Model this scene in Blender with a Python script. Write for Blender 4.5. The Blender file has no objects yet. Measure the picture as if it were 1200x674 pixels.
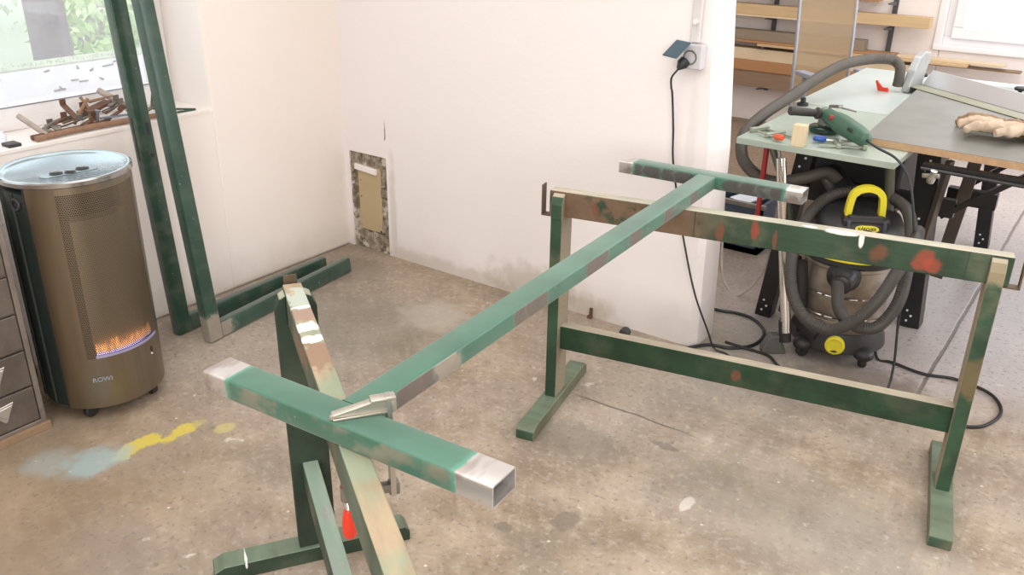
import bpy, bmesh, math, random
from mathutils import Vector, Matrix
random.seed(7)
SC = bpy.context.scene
COL = SC.collection
R = math.radians

# ------------------------------------------------------------------ camera
cd = bpy.data.cameras.new('camera'); cam = bpy.data.objects.new('camera', cd); COL.objects.link(cam)
cR = Vector((0.8127, 0.5824, 0.0136)); cU = Vector((-0.2452, 0.3218, 0.9145)); cF = Vector((-0.5283, 0.7466, -0.4042))
cR.normalize(); cF.normalize(); cU = cR.cross(cF)
cam.matrix_world = Matrix(((cR.x, cU.x, -cF.x, 0), (cR.y, cU.y, -cF.y, 0), (cR.z, cU.z, -cF.z, 1.65), (0, 0, 0, 1)))
cd.sensor_width = 36.0; cd.lens = 1033.655 / 1200 * 36; cd.clip_start = .02
SC.camera = cam

# ------------------------------------------------------------------ world, lamps, exposure
w = bpy.data.worlds.new('sky'); SC.world = w; w.use_nodes = True
bg = w.node_tree.nodes['Background']; bg.inputs[0].default_value = (.93, .97, 1, 1); bg.inputs[1].default_value = 1.9
def area(name, loc, rot, sx, sy, power, col):
    l = bpy.data.lights.new(name, 'AREA'); l.shape = 'RECTANGLE'; l.size = sx; l.size_y = sy; l.energy = power; l.color = col
    o = bpy.data.objects.new(name, l); COL.objects.link(o); o.location = loc; o.rotation_euler = rot; return o
area('ceiling_light_front', (-.6, .4, 2.62), (0, 0, 0), 4.2, 3.6, 90, (1, .985, .985))
area('ceiling_light_back', (-.6, 5.0, 2.62), (0, 0, 0), 3.0, 2.4, 56, (1, .985, .985))
area('fill_light_rear', (1.6, -1.7, 1.7), (R(72), 0, R(30)), 2.4, 1.5, 100, (1, .985, .985))  # unseen fill added behind the camera to brighten the back wall
area('window_light_side', (2.1, 4.6, 1.5), (R(90), 0, R(90)), 2.6, 1.4, 62, (.95, .97, 1))
SC.view_settings.view_transform = 'Standard'; SC.view_settings.look = 'None'
SC.view_settings.exposure = 0.06; SC.view_settings.gamma = 1; SC.view_settings.use_curve_mapping = False

# ------------------------------------------------------------------ node helpers
class NT:
    def __init__(s, name):
        s.m = bpy.data.materials.new(name); s.m.use_nodes = True; s.t = s.m.node_tree
        s.b = s.t.nodes['Principled BSDF']; s.out = s.t.nodes['Material Output']
        s.tc = s.t.nodes.new('ShaderNodeTexCoord'); s.obj = s.tc.outputs['Object']; s.geo = s.t.nodes.new('ShaderNodeNewGeometry')
    def put(s, sock, v):
        if isinstance(v, bpy.types.NodeSocket): s.t.links.new(v, sock)
        elif isinstance(v, (tuple, list)) and sock.type == 'RGBA' and len(v) == 3: sock.default_value = (*v, 1)
        else: sock.default_value = v
    def set(s, **k):
        for n, v in k.items(): s.put(s.b.inputs[n.replace('_', ' ')], v)
        return s
    def mapv(s, scale=(1, 1, 1), loc=(0, 0, 0), rot=(0, 0, 0), v=None):
        n = s.t.nodes.new('ShaderNodeMapping'); s.put(n.inputs[0], v or s.obj)
        n.inputs['Scale'].default_value = scale; n.inputs['Location'].default_value = loc; n.inputs['Rotation'].default_value = rot
        return n.outputs[0]
    def noise(s, scale, detail=4, v=None, rough=.55, dist=0):
        n = s.t.nodes.new('ShaderNodeTexNoise'); s.put(n.inputs['Vector'], v or s.obj)
        n.inputs['Scale'].default_value = scale; n.inputs['Detail'].default_value = detail; n.inputs['Roughness'].default_value = rough; n.inputs['Distortion'].default_value = dist
        return n.outputs['Fac']
    def vor(s, scale, v=None, feat='F1'):
        n = s.t.nodes.new('ShaderNodeTexVoronoi'); n.feature = feat; s.put(n.inputs['Vector'], v or s.obj); n.inputs['Scale'].default_value = scale
        return n.outputs['Distance']
    def ramp(s, f, lo, hi, inv=False):
        n = s.t.nodes.new('ShaderNodeMapRange'); n.interpolation_type = 'SMOOTHSTEP'; s.put(n.inputs[0], f)
        n.inputs[1].default_value = lo; n.inputs[2].default_value = hi
        n.inputs[3].default_value = 1 if inv else 0; n.inputs[4].default_value = 0 if inv else 1
        return n.outputs[0]
    def mix(s, f, a, b, mode='MIX'):
        n = s.t.nodes.new('ShaderNodeMix'); n.data_type = 'RGBA'; n.blend_type = mode
        s.put(n.inputs[0], f); s.put(n.inputs[6], a); s.put(n.inputs[7], b); return n.outputs[2]
    def ma(s, op, a, b=0., c=0.):
        n = s.t.nodes.new('ShaderNodeMath'); n.operation = op; s.put(n.inputs[0], a); s.put(n.inputs[1], b); s.put(n.inputs[2], c); return n.outputs[0]
    def xyz(s, v=None):
        n = s.t.nodes.new('ShaderNodeSeparateXYZ'); s.put(n.inputs[0], v or s.obj); return n.outputs
    def nrm(s):
        n = s.t.nodes.new('ShaderNodeVectorTransform'); n.vector_type = 'NORMAL'; n.convert_from = 'WORLD'; n.convert_to = 'OBJECT'
        s.put(n.inputs[0], s.geo.outputs['Normal']); return s.xyz(n.outputs[0])
    def blob(s, c, r, amt=.35, nscale=30, soft=.25, nz=None):
        mp = s.mapv(scale=tuple(1 / q for q in r), loc=tuple(-c[i] / r[i] for i in range(3)))
        n = s.t.nodes.new('ShaderNodeVectorMath'); n.operation = 'LENGTH'; s.put(n.inputs[0], mp)
        d = s.ma('MULTIPLY_ADD', nz or s.noise(nscale, 3), amt * 2, n.outputs['Value'])
        return s.ramp(d, 1 + amt - soft, 1 + amt + soft, True)
    def bump(s, h, strength=.3, dist=.01):
        n = s.t.nodes.new('ShaderNodeBump'); n.inputs['Strength'].default_value = strength; n.inputs['Distance'].default_value = dist
        s.put(n.inputs['Height'], h); s.put(s.b.inputs['Normal'], n.outputs[0]); return s
def mx(s, *a):
    o = a[0]
    for b in a[1:]: o = s.ma('MAXIMUM', o, b)
    return o
def simple(name, col, rough=.5, metal=0, var=.12, nscale=20, bump=0):
    n = NT(name); f = n.noise(nscale, 3)
    n.set(Base_Color=n.mix(f, tuple(c * (1 - var) for c in col), tuple(min(1, c * (1 + var)) for c in col)), Roughness=rough, Metallic=metal)
    if bump: n.bump(n.noise(nscale * 3, 4), bump, .003)
    return n.m

# ------------------------------------------------------------------ materials
def m_plaster(name, c1, c2, marks=False):
    n = NT(name); a = n.ramp(n.noise(1.1, 3), .35, .7); col = n.mix(a, c1, c2)
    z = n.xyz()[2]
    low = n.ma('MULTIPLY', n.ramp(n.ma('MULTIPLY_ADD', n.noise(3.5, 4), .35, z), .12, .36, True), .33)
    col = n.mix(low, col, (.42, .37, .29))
    if marks:
        for c_, r_, k_ in (((-2.02, 3, .06), (.22, .6, .09), .45), ((-1.72, 3, .03), (.12, .6, .06), .5), ((-2.84, 3, .25), (.02, .6, .25), .3), ((-2.5, 3, .02), (.5, .6, .04), .35), ((-1.32, 3, .80), (.02, .6, .25), .12)):
            col = n.mix(n.ma('MULTIPLY', n.blob(c_, r_, .8, 14, .5), k_), col, (.40, .33, .24))
    sp = n.ma('MULTIPLY', n.ramp(n.noise(46, 2), .74, .78), .25); col = n.mix(sp, col, (.45, .38, .3))
    n.set(Base_Color=col, Roughness=.75); n.bump(n.ma('ADD', n.noise(5, 5), n.ma('MULTIPLY', n.noise(60, 3), .15)), .22, .02)
    return n.m
M = {}
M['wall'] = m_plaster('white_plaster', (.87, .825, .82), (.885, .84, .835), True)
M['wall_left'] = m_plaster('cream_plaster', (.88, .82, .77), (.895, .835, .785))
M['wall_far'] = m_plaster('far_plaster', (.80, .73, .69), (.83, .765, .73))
M['ceil'] = simple('ceiling_white', (.8, .78, .75), .8, var=.03)
M['wall_dim'] = simple('workshop_wall', (.52, .42, .32), .8, var=.2, nscale=2)

def m_floor():
    n = NT('old_concrete'); big = n.noise(.9, 4, rough=.6); mid = n.noise(4.2, 6, rough=.65); fine = n.noise(34, 5, rough=.7)
    col = n.mix(n.ramp(mid, .32, .68), (.235, .175, .115), (.45, .36, .265))
    col = n.mix(n.ma('MULTIPLY', n.ramp(big, .35, .62), .55), col, (.39, .345, .305))
    col = n.mix(n.ma('MULTIPLY', n.ramp(n.noise(2.3, 5, v=n.mapv(loc=(7, 3, 0))), .56, .72), .6), col, (.20, .175, .135))
    # ochre edge along the back wall, cooler middle
    x, y, z = n.xyz()
    edge = n.ma('MULTIPLY', n.ramp(y, 2.0, 2.9), n.ramp(x, -1.0, -1.7)); col = n.mix(n.ma('MULTIPLY', edge, .35), col, (.36, .28, .20))
    # polished pinkish part under and beyond the saw, colour also lifted for window sheen
    far = n.ma('MULTIPLY', n.ramp(n.ma('MULTIPLY_ADD', n.noise(3, 3), .5, y), 3.3, 3.65), n.ramp(x, -1.6, -.8))
    col = n.mix(n.ma('MULTIPLY', far, .75), col, n.mix(fine, (.50, .45, .46), (.66, .61, .63)))
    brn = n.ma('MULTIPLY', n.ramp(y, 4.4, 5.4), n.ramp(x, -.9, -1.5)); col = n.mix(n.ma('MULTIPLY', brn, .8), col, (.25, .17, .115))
    # grain and specks
    col = n.mix(n.ma('MULTIPLY', n.ramp(fine, .48, .70), .42), col, (.60, .54, .47))
    warm = n.ma('MULTIPLY', n.ramp(x, -1.5, -2.3), n.ramp(y, 1.8, 1.0)); col = n.mix(n.ma('MULTIPLY', warm, .6), col, n.mix(mid, (.21, .145, .08), (.34, .245, .15)))
    col = n.mix(n.ma('MULTIPLY', n.ramp(n.noise(55, 3, v=n.mapv(loc=(2, 9, 1))), .57, .68), .55), col, (.17, .14, .115))
    msk = n.ramp(n.noise(2.0, 2, v=n.mapv(loc=(4, 4, 0))), .42, .6)
    col = n.mix(n.ma('MULTIPLY', n.ramp(n.vor(16), .03, .11, True), n.ma('MULTIPLY', n.ramp(n.noise(21, 2), .50, .58), msk)), col, (.78, .74, .68))
    col = n.mix(n.ma('MULTIPLY', n.ramp(n.noise(9, 4, v=n.mapv(loc=(1, 2, 5))), .685, .72), .6), col, (.72, .68, .62))
    col = n.mix(n.ma('MULTIPLY', n.ramp(n.noise(13, 4, v=n.mapv(loc=(8, 2, 5))), .69, .73), .5), col, (.15, .13, .11))
    nz = n.noise(17, 4)
    def st(px, py, rx, ry, c, k=.85, amt=.45, soft=.2):
        nonlocal col
        col = n.mix(n.ma('MULTIPLY', n.blob((px, py, 0), (rx, ry, .5), amt, 17, soft, nz), k), col, c)
    yl = (.72, .60, .06)
    st(-2.385, 1.262, .035, .085, yl, .7, 1.5, .25); st(-2.345, 1.41, .03, .062, yl, .7, 1.3, .25); st(-2.24, 1.505, .03, .035, (.6, .53, .2), .6, .8)
    st(-2.41, 1.14, .07, .10, (.34, .46, .47), .75, .9, .4); st(-2.52, 1.05, .08, .07, (.34, .42, .42), .5, .9, .4)
    st(-.809, 2.057, .018, .042, (.80, .74, .68), .7, 1.0, .15); st(-1.187, 1.656, .028, .02, (.15, .13, .11), .5, .9)
    st(-1.059, 1.783, .035, .045, (.15, .13, .11), .5, .9); st(-2.42, 2.37, .42, .30, (.20, .19, .155), .5, .5, .5)
    st(-2.25, 2.6, .16, .12, (.52, .48, .42), .5, .9, .4); st(-2.0, .95, .16, .12, (.18, .17, .165), .35, .8, .5)
    st(-2.1, .55, .35, .4, (.24, .18, .13), .45, .5, .5); st(-1.3, 2.15, .22, .1, (.2, .18, .15), .45, .8, .4); st(-1.0, 2.3, .05, .02, (.14, .12, .1), .6, .8, .3)
    st(-.5, 2.2, .4, .25, (.30, .28, .25), .4, .6, .5); st(-.35, 1.6, .5, .2, (.55, .48, .40), .25, .8, .5)
    st(-2.9, 2.75, .2, .16, (.20, .175, .14), .5, .6, .4); st(-2.68, 1.15, .12, .2, (.2, .16, .12), .35, .6, .4)
    st(-.98, 3.2, .25, .5, (.30, .29, .27), .5, .6, .5); st(-.6, 3.1, .25, .18, (.16, .13, .11), .6, .6, .4)
    # joints between slabs
    wob = n.ma('MULTIPLY_ADD', n.noise(4, 3), .05, -.025)
    j1 = n.ramp(n.ma('ABSOLUTE', n.ma('ADD', n.ma('ADD', x, .405), n.ma('MULTIPLY', wob, .3))), .004, .010, True)
    j1 = n.ma('MULTIPLY', j1, n.ramp(y, 3.05, 3.3))
    j2 = n.ramp(n.ma('ABSOLUTE', n.ma('ADD', n.ma('ADD', y, -2.41), wob)), .002, .007, True)
    j2 = n.ma('MULTIPLY', j2, n.ma('MULTIPLY', n.ramp(x, -1.45, -1.35), n.ramp(x, -.9, -1.05)))
    col = n.mix(n.ma('MULTIPLY', mx(n, j1, j2), .75), col, (.10, .085, .07))
    n.set(Base_Color=col, Roughness=n.mix(far, (.6,) * 3, (.24,) * 3)); n.b.inputs['Specular IOR Level'].default_value = .45
    n.bump(n.ma('ADD', n.noise(22, 6, rough=.7), n.ma('MULTIPLY', mx(n, j1, j2), -2)), .28, .006)
    return n.m
M['floor'] = m_floor()

GREEN = (.035, .118, .078)
def m_tube(name, ends=(), sides=(), green=GREEN, mottled=0., dark=(.13, .115, .10), rough=.34):
    """painted steel box section: bare ground ends (axis x, threshold) and sanded patches (centre, radius, colour)"""
    n = NT(name); nz = n.noise(26, 4); x, y, z = n.xyz(); N = n.nrm()
    g = n.mix(n.ramp(n.noise(6, 4), .3, .7), green, tuple(min(1, c * 1.35 + .01) for c in green)); rough_s = n.ma('MULTIPLY_ADD', n.noise(9, 3), .15, rough - .07)
    vert = n.ramp(n.ma('ABSOLUTE', N[2]), .4, .6, True)
    if mottled:
        k = n.ma('MULTIPLY', n.ramp(n.noise(14, 5, v=n.mapv(scale=(1, 1, 1.3))), .46, .62), n.ma('MULTIPLY', vert, mottled))
        g = n.mix(k, g, n.mix(n.noise(30, 3), (.12, .14, .10), (.25, .23, .17)))
    spk = n.ma('MULTIPLY', n.ramp(n.noise(70, 2), .73, .76), vert); g = n.mix(n.ma('MULTIPLY', spk, .6), g, (.6, .62, .55))
    metal = 0.
    for (c, r, colr) in sides:
        m = n.ma('MULTIPLY', n.blob(c, tuple(q * 1.25 for q in r), .6, 26, .10, nz), vert)
        m2 = n.ma('MULTIPLY', n.blob(c, tuple(q * 1.35 for q in r), .9, 26, .25, nz), vert)
        g = n.mix(n.ma('MULTIPLY', m2, .5), g, (.20, .27, .22))
        g = n.mix(n.ma('MULTIPLY', m, .92), g, n.mix(n.noise(40, 3), colr, tuple(min(1, q * 1.7) for q in colr)))
    for (sgn, t) in ends:
        d = n.ma('MULTIPLY_ADD', nz, .016, n.ma('MULTIPLY', x, sgn)); e = n.ramp(d, t + .006, t + .011); e2 = n.ramp(d, t - .006, t + .008)
        g = n.mix(n.ma('MULTIPLY', e2, .8), g, (.09, .30, .22))
        bare = n.mix(n.ma('MULTIPLY', n.ramp(n.noise(12, 3, v=n.mapv(scale=(2, .6, 2))), .45, .62), .7), (.62, .60, .585), (.33, .27, .24))
        g = n.mix(e, g, bare); metal = n.ma('MAXIMUM', e, metal)
    n.set(Base_Color=g, Metallic=n.ma('MULTIPLY', metal, .75), Roughness=rough_s, Sheen_Weight=.28, Sheen_Roughness=.45)
    n.bump(n.noise(40, 4), .05, .002)
    return n.m

def m_trestle(name, base=(.02, .05, .025), brown=None, reds=(), top=(.33, .29, .215), topgreen=.25, worn=.35, drips=(), sidebrown=.5, joints=()):
    n = NT(name); x, y, z = n.xyz(); N = n.nrm(); nz = n.noise(18, 5)
    grain = n.noise(9, 5, v=n.mapv(scale=(1.2, 9, 9)))
    wood = n.mix(grain, (.20, .13, .07), (.38, .29, .18)); 
    g = n.mix(n.ramp(n.noise(7, 5), .32, .7), tuple(c * .7 for c in base), tuple(min(1, c * 1.35) for c in base))
    g = n.mix(n.ma('MULTIPLY', n.ramp(n.noise(6, 6, v=n.mapv(loc=(3, 1, 2))), .5, .68), worn), g, n.mix(nz, (.16, .14, .085), (.27, .27, .19)))
    if brown is not None:
        b = n.ma('MULTIPLY', n.ramp(n.ma('MULTIPLY_ADD', n.noise(5, 4), .35, x), brown + .10, brown + .28, True), n.ramp(n.noise(16, 4, v=n.mapv(loc=(5, 5, 5))), .66, .52))
        g = n.mix(b, g, n.mix(nz, (.10, .058, .034), (.22, .15, .095)))
    for c, r, cc in reds: g = n.mix(n.ma('MULTIPLY', n.blob(c, r, 1.3, 18, .35, nz), .62), g, cc)
    for jx in joints:
        g = n.mix(n.ma('MULTIPLY', n.ramp(n.ma('ABSOLUTE', n.ma('ADD', x, -jx)), .001, .003, True), .7), g, (.02, .03, .02))
    up = n.ramp(N[2], .45, .7)
    t = n.mix(n.ramp(n.noise(8, 5, v=n.mapv(scale=(.6, 3, 3))), .35, .65), top, tuple(min(1, c * 1.35) for c in top))
    t = n.mix(n.ma('MULTIPLY', n.ramp(n.noise(8, 5, v=n.mapv(loc=(9, 2, 3))), .40, .60), topgreen), t, (.20, .33, .235))
    for c, r, cc in drips: t = n.mix(n.ma('MULTIPLY', n.blob(c, r, 1.4, 30, .15), .95), t, cc); g = n.mix(n.ma('MULTIPLY', n.blob(c, r, .3, 40, .2), .95), g, cc)
    col = n.mix(up, g, t)
    sidem = n.ma('MULTIPLY', n.ramp(n.ma('ABSOLUTE', N[0]), .5, .7), sidebrown); col = n.mix(sidem, col, n.mix(grain, (.24, .19, .12), (.40, .34, .25)))
    n.set(Base_Color=col, Roughness=.62); n.bump(n.ma('ADD', n.noise(25, 5), grain), .3, .004)
    return n.m

def m_wood(name, c1, c2, axis='x', rough=.6):
    n = NT(name); sc = {'x': (1, 12, 12), 'y': (12, 1, 12), 'z': (12, 12, 1)}[axis]
    g = n.noise(4, 5, v=n.mapv(scale=sc), dist=.4); n.set(Base_Color=n.mix(g, c1, c2), Roughness=rough); n.bump(g, .15, .003); return n.m
M['pine'] = m_wood('pine', (.50, .34, .17), (.66, .48, .28)); M['pine_pale'] = m_wood('pale_pine', (.62, .48, .30), (.74, .60, .42))
M['oak'] = m_wood('orange_wood', (.36, .17, .07), (.48, .25, .11)); M['brownwood'] = m_wood('brown_wood', (.20, .13, .08), (.33, .22, .14))
M['greywood'] = m_wood('grey_brown_wood', (.22, .17, .12), (.32, .26, .18)); M['block'] = m_wood('block_wood', (.62, .50, .30), (.76, .66, .46), 'z')
M['darkboard'] = m_wood('dark_board', (.10, .055, .035), (.16, .085, .055), 'z')
M['steel'] = simple('steel', (.55, .54, .52), .3, .9, .1); M['chrome'] = simple('chrome', (.8, .8, .8), .12, 1, .03)
M['black'] = simple('black_plastic', (.022, .022, .024), .45, 0, .2); M['blacksteel'] = simple('black_painted_steel', (.016, .016, .017), .35, 0, .3)
M['rubber'] = simple('rubber', (.018, .018, .018), .6); M['cable'] = simple('dark_cable', (.018, .022, .026), .45)
M['white_cable'] = simple('pale_cable', (.45, .41, .36), .5); M['greymetal'] = simple('grey_metal', (.25, .24, .22), .4, .6, .25, 30)
M['iron'] = simple('old_iron', (.19, .165, .14), .5, .6, .35, 30, .3); M['rust'] = simple('rusty_iron', (.15, .075, .045), .7, .2, .5, 40, .4)
M['rusty_light'] = simple('rust_brown', (.28, .16, .10), .7, .1, .4, 40, .4); M['bluegrey'] = simple('blue_grey_steel', (.24, .27, .32), .4, .6, .3, 40)
M['zincrod'] = simple('weathered_rod', (.40, .34, .30), .5, .3, .3, 30)
M['red'] = simple('red_plastic', (.72, .045, .02), .35, 0, .08); M['red_dull'] = simple('dull_red', (.34, .03, .03), .45); M['blue'] = simple('blue_plastic', (.03, .10, .42), .35)
M['yellow'] = simple('yellow_plastic', (.78, .68, .035), .45, 0, .08); M['beige'] = simple('beige_plastic', (.55, .48, .38), .5)
M['white'] = simple('white_plastic', (.78, .78, .80), .4, 0, .03); M['frame_white'] = simple('window_frame_white', (.82, .80, .80), .45, 0, .03)
M['flap'] = simple('blue_grey_plastic', (.045, .095, .13), .4); M['leather'] = simple('glove_leather', (.58, .45, .34), .8, 0, .25, 18, .4); M['leather_dirty'] = simple('dirty_leather', (.30, .20, .12), .85, 0, .35, 18, .4)
M['alu'] = simple('aluminium', (.70, .70, .71), .38, .85, .06, 3); M['bosch'] = simple('green_tool_plastic', (.05, .13, .085), .45, 0, .15)
M['hose'] = simple('grey_brown_hose', (.085, .075, .062), .6, 0, .25, 15); M['vhose'] = simple('dark_hose', (.05, .045, .04), .55, 0, .25, 15)
M['grey_plastic'] = simple('blue_grey_chair_plastic', (.30, .32, .38), .45); M['chairframe'] = simple('grey_chair_frame', (.33, .33, .36), .4, .3)
M['beigebox'] = simple('cardboard', (.50, .38, .27), .8); M['clampgreen'] = simple('green_grey_clamp', (.34, .38, .31), .4, .4, .1)
M['bluebox'] = simple('dark_blue_plastic', (.06, .085, .13), .5, 0, .4, 40); M['paper'] = simple('pale_paper', (.75, .80, .88), .6)
def m_saw(name, c1, c2):
    n = NT(name); n.set(Base_Color=n.mix(n.ramp(n.noise(3.5, 5), .3, .7), c1, c2), Roughness=n.ma('MULTIPLY_ADD', n.noise(6, 3), .2, .27), Metallic=.15); return n.m
M['sawtop'] = m_saw('pale_green_saw_table', (.36, .44, .37), (.46, .53, .46)); M['sawtop_far'] = m_saw('pale_blue_saw_table', (.48, .56, .54), (.55, .62, .60))
M['laminate'] = m_saw('grey_laminate', (.20, .205, .185), (.245, .25, .23)); M['chip'] = simple('chipboard_edge', (.50, .33, .19), .8, 0, .2, 60)
M['olive'] = m_saw('olive_reflection', (.24, .24, .16), (.30, .30, .21))  # olive tone of the fence mirrored in the board, put into colour
def m_mesh_fabric():
    n = NT('beige_mesh_fabric'); x, y, z = n.xyz()
    k = n.ma('MULTIPLY', n.ramp(n.ma('SINE', n.ma('MULTIPLY', z, 900)), -.4, .6), .3); n.set(Base_Color=n.mix(k, (.46, .34, .21), (.58, .45, .30)), Roughness=.8, Alpha=.82); return n.m
M['chairmesh'] = m_mesh_fabric()
def m_cab(name, c, r=.42):
    n = NT(name); f = n.noise(5, 6, rough=.7); n.set(Base_Color=n.mix(n.ramp(f, .3, .7), tuple(q * .75 for q in c), tuple(q * 1.2 for q in c)), Roughness=r, Metallic=.55); n.bump(n.noise(60, 3), .06, .002); return n.m
M['drawer'] = m_cab('drawer_grey', (.17, .145, .125)); M['cabframe'] = m_cab('cabinet_frame_grey', (.26, .225, .20))
def m_heater():
    n = NT('brushed_bronze_steel'); g = n.noise(7, 5, v=n.mapv(scale=(6, 6, .4)))
    n.set(Base_Color=n.mix(g, (.225, .195, .15), (.31, .27, .215)), Metallic=1., Roughness=.33); return n.m
M['heatersteel'] = m_heater()
M['heaterblack'] = simple('dark_green_black_enamel', (.018, .026, .023), .35); M['heatertop'] = simple('polished_lid', (.50, .60, .64), .22, .8, .03)
M['heaterrim'] = simple('rim_steel', (.42, .42, .42), .2, .95, .03)
def m_perf(name, col, holes_alpha, per=.0062, rad=.33, hole=(.01, .01, .01)):
    n = NT(name); x, y, z = n.xyz(); a = n.ma('MULTIPLY', n.ma('ARCTAN2', y, x), .2)
    zr = n.ma('DIVIDE', z, per * .866); row = n.ma('FLOOR', zr); u = n.ma('ADD', n.ma('DIVIDE', a, per), n.ma('MULTIPLY', row, .5))
    fu = n.ma('SUBTRACT', n.ma('FRACT', u), .5); fz = n.ma('SUBTRACT', n.ma('FRACT', zr), .5)
    d = n.ma('SQRT', n.ma('ADD', n.ma('MULTIPLY', fu, fu), n.ma('MULTIPLY', fz, fz))); h = n.ramp(d, rad - .06, rad + .06, True)
    n.set(Base_Color=n.mix(h, col, hole), Metallic=n.ma('MULTIPLY_ADD', h, -.85, .9), Roughness=.36, Alpha=n.ma('SUBTRACT', 1., n.ma('MULTIPLY', h, holes_alpha))); return n.m
M['perf_dark'] = m_perf('perforated_steel', (.25, .21, .15), .0); M['perf'] = m_perf('perforated_screen', (.27, .225, .165), 1., per=.0068, rad=.37)
M['reflector'] = simple('inner_reflector', (.42, .34, .25), .5, .4, .1, 6)
def m_flame():
    n = NT('gas_flame'); z = n.xyz()[2]; e = n.t.nodes.new('ShaderNodeEmission'); tr = n.t.nodes.new('ShaderNodeBsdfTransparent'); ms = n.t.nodes.new('ShaderNodeMixShader')
    f = n.ramp(n.ma('MULTIPLY_ADD', n.noise(60, 3), .02, z), .254, .266); n.put(e.inputs[0], n.mix(f, (.42, .40, 1), (1, .40, .14))); e.inputs[1].default_value = 3.0
    k = n.ma('MULTIPLY', n.ramp(n.ma('MULTIPLY_ADD', n.noise(55, 3, v=n.mapv(scale=(1, 1, .35))), .10, z), .300, .345, True), .95)
    n.put(ms.inputs[0], k); n.t.links.new(tr.outputs[0], ms.inputs[1]); n.t.links.new(e.outputs[0], ms.inputs[2]); n.t.links.new(ms.outputs[0], n.out.inputs[0]); return n.m
M['flame'] = m_flame()
def m_glass():
    n = NT('dusty_window_glass'); tr = n.t.nodes.new('ShaderNodeBsdfTransparent'); tl = n.t.nodes.new('ShaderNodeBsdfTranslucent'); gl = n.t.nodes.new('ShaderNodeBsdfGlossy'); gl.inputs['Roughness'].default_value = .02
    tl.inputs[0].default_value = (.93, .95, 1, 1)
    a = n.t.nodes.new('ShaderNodeMixShader'); b = n.t.nodes.new('ShaderNodeMixShader'); n.put(a.inputs[0], n.ma('MULTIPLY_ADD', n.noise(3, 4), .10, .10)); b.inputs[0].default_value = .04
    L = n.t.links; L.new(tr.outputs[0], a.inputs[1]); L.new(tl.outputs[0], a.inputs[2]); L.new(a.outputs[0], b.inputs[1]); L.new(gl.outputs[0], b.inputs[2]); L.new(b.outputs[0], n.out.inputs[0]); return n.m
M['glass'] = m_glass()
def m_leaf(name, a, b):
    n = NT(name); n.set(Base_Color=n.mix(n.ramp(n.noise(3, 2), .35, .65), a, b), Roughness=.6); return n.m
M['leaf'] = m_leaf('pale_leaves', (.48, .56, .36), (.76, .80, .68)); M['leaf2'] = m_leaf('grey_leaves', (.42, .44, .42), (.80, .82, .82)); M['leaf3'] = m_leaf('bright_leaves', (.48, .66, .28), (.72, .84, .52))
M['bark'] = simple('bark', (.20, .165, .16), .9, 0, .45, 9, .8); M['ledge'] = simple('pale_concrete', (.62, .60, .62), .8, 0, .15, 5); M['moss'] = simple('moss', (.50, .55, .42), .9, 0, .35, 30, .6)
M['twig'] = simple('grey_branch', (.45, .40, .38), .9)

# ------------------------------------------------------------------ mesh helpers
def bm_new(): return bmesh.new()
def box(bm, x0, x1, y0, y1, z0, z1, bev=0, mat=None):
    vs = [bm.verts.new(p) for p in ((x0, y0, z0), (x1, y0, z0), (x1, y1, z0), (x0, y1, z0), (x0, y0, z1), (x1, y0, z1), (x1, y1, z1), (x0, y1, z1))]
    fs = [bm.faces.new([vs[i] for i in f]) for f in ((3, 2, 1, 0), (4, 5, 6, 7), (0, 1, 5, 4), (1, 2, 6, 5), (2, 3, 7, 6), (3, 0, 4, 7))]
    if bev: 
        es = list({e for f in fs for e in f.edges}); bmesh.ops.bevel(bm, geom=es, offset=bev, segments=2, affect='EDGES', profile=.5)
    if mat is not None: pass
    return bm
def obox(bm, c, ax, ay, az, bev=0):
    """oriented box: centre and three half-axis vectors"""
    c, ax, ay, az = Vector(c), Vector(ax), Vector(ay), Vector(az)
    b2 = bmesh.new(); box(b2, -ax.length, ax.length, -ay.length, ay.length, -az.length, az.length, bev)
    m = Matrix((ax.normalized(), ay.normalized(), az.normalized())).transposed().to_4x4(); m.translation = c
    b2.transform(m); me = bpy.data.meshes.new('t'); b2.to_mesh(me); b2.free(); bm.from_mesh(me); bpy.data.meshes.remove(me); return bm
def bar(bm, p, q, wdt, hgt, up=(0, 0, 1), bev=0):
    p, q, up = Vector(p), Vector(q), Vector(up); d = q - p; s = up.cross(d).normalized(); t = d.cross(s).normalized()
    return obox(bm, (p + q) / 2, d / 2, s * wdt / 2, t * hgt / 2, bev)
def crv(pts, n=6):
    """Catmull-Rom resample"""
    P = [Vector(p) for p in pts]; P = [2 * P[0] - P[1]] + P + [2 * P[-1] - P[-2]]; out = []
    for i in range(1, len(P) - 2):
        a, b, c, d = P[i - 1:i + 3]
        for k in range(n):
            t = k / n; out.append(.5 * ((2 * b) + (c - a) * t + (2 * a - 5 * b + 4 * c - d) * t * t + (3 * b - a - 3 * c + d) * t ** 3))
    out.append(P[-2]); return out
def tube(bm, pts, r, seg=10, rib=None, cap=True):
    P = [Vector(p) for p in pts]; n = len(P); rr = r if isinstance(r, (list, tuple)) else [r] * n; rings = []
    T = [(P[min(i + 1, n - 1)] - P[max(i - 1, 0)]).normalized() for i in range(n)]
    u = T[0].orthogonal().normalized()
    for i in range(n):
        u = (u - T[i] * u.dot(T[i])).normalized(); v = T[i].cross(u); ri = rr[i] * (rib if rib and i % 2 else 1)
        rings.append([bm.verts.new(P[i] + (u * math.cos(a) + v * math.sin(a)) * ri) for a in (2 * math.pi * k / seg for k in range(seg))])
    for a, b in zip(rings, rings[1:]):
        for k in range(seg): bm.faces.new((a[k], a[(k + 1) % seg], b[(k + 1) % seg], b[k]))
    if cap: bm.faces.new(rings[0][::-1]); bm.faces.new(rings[-1])
    return bm
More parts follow.
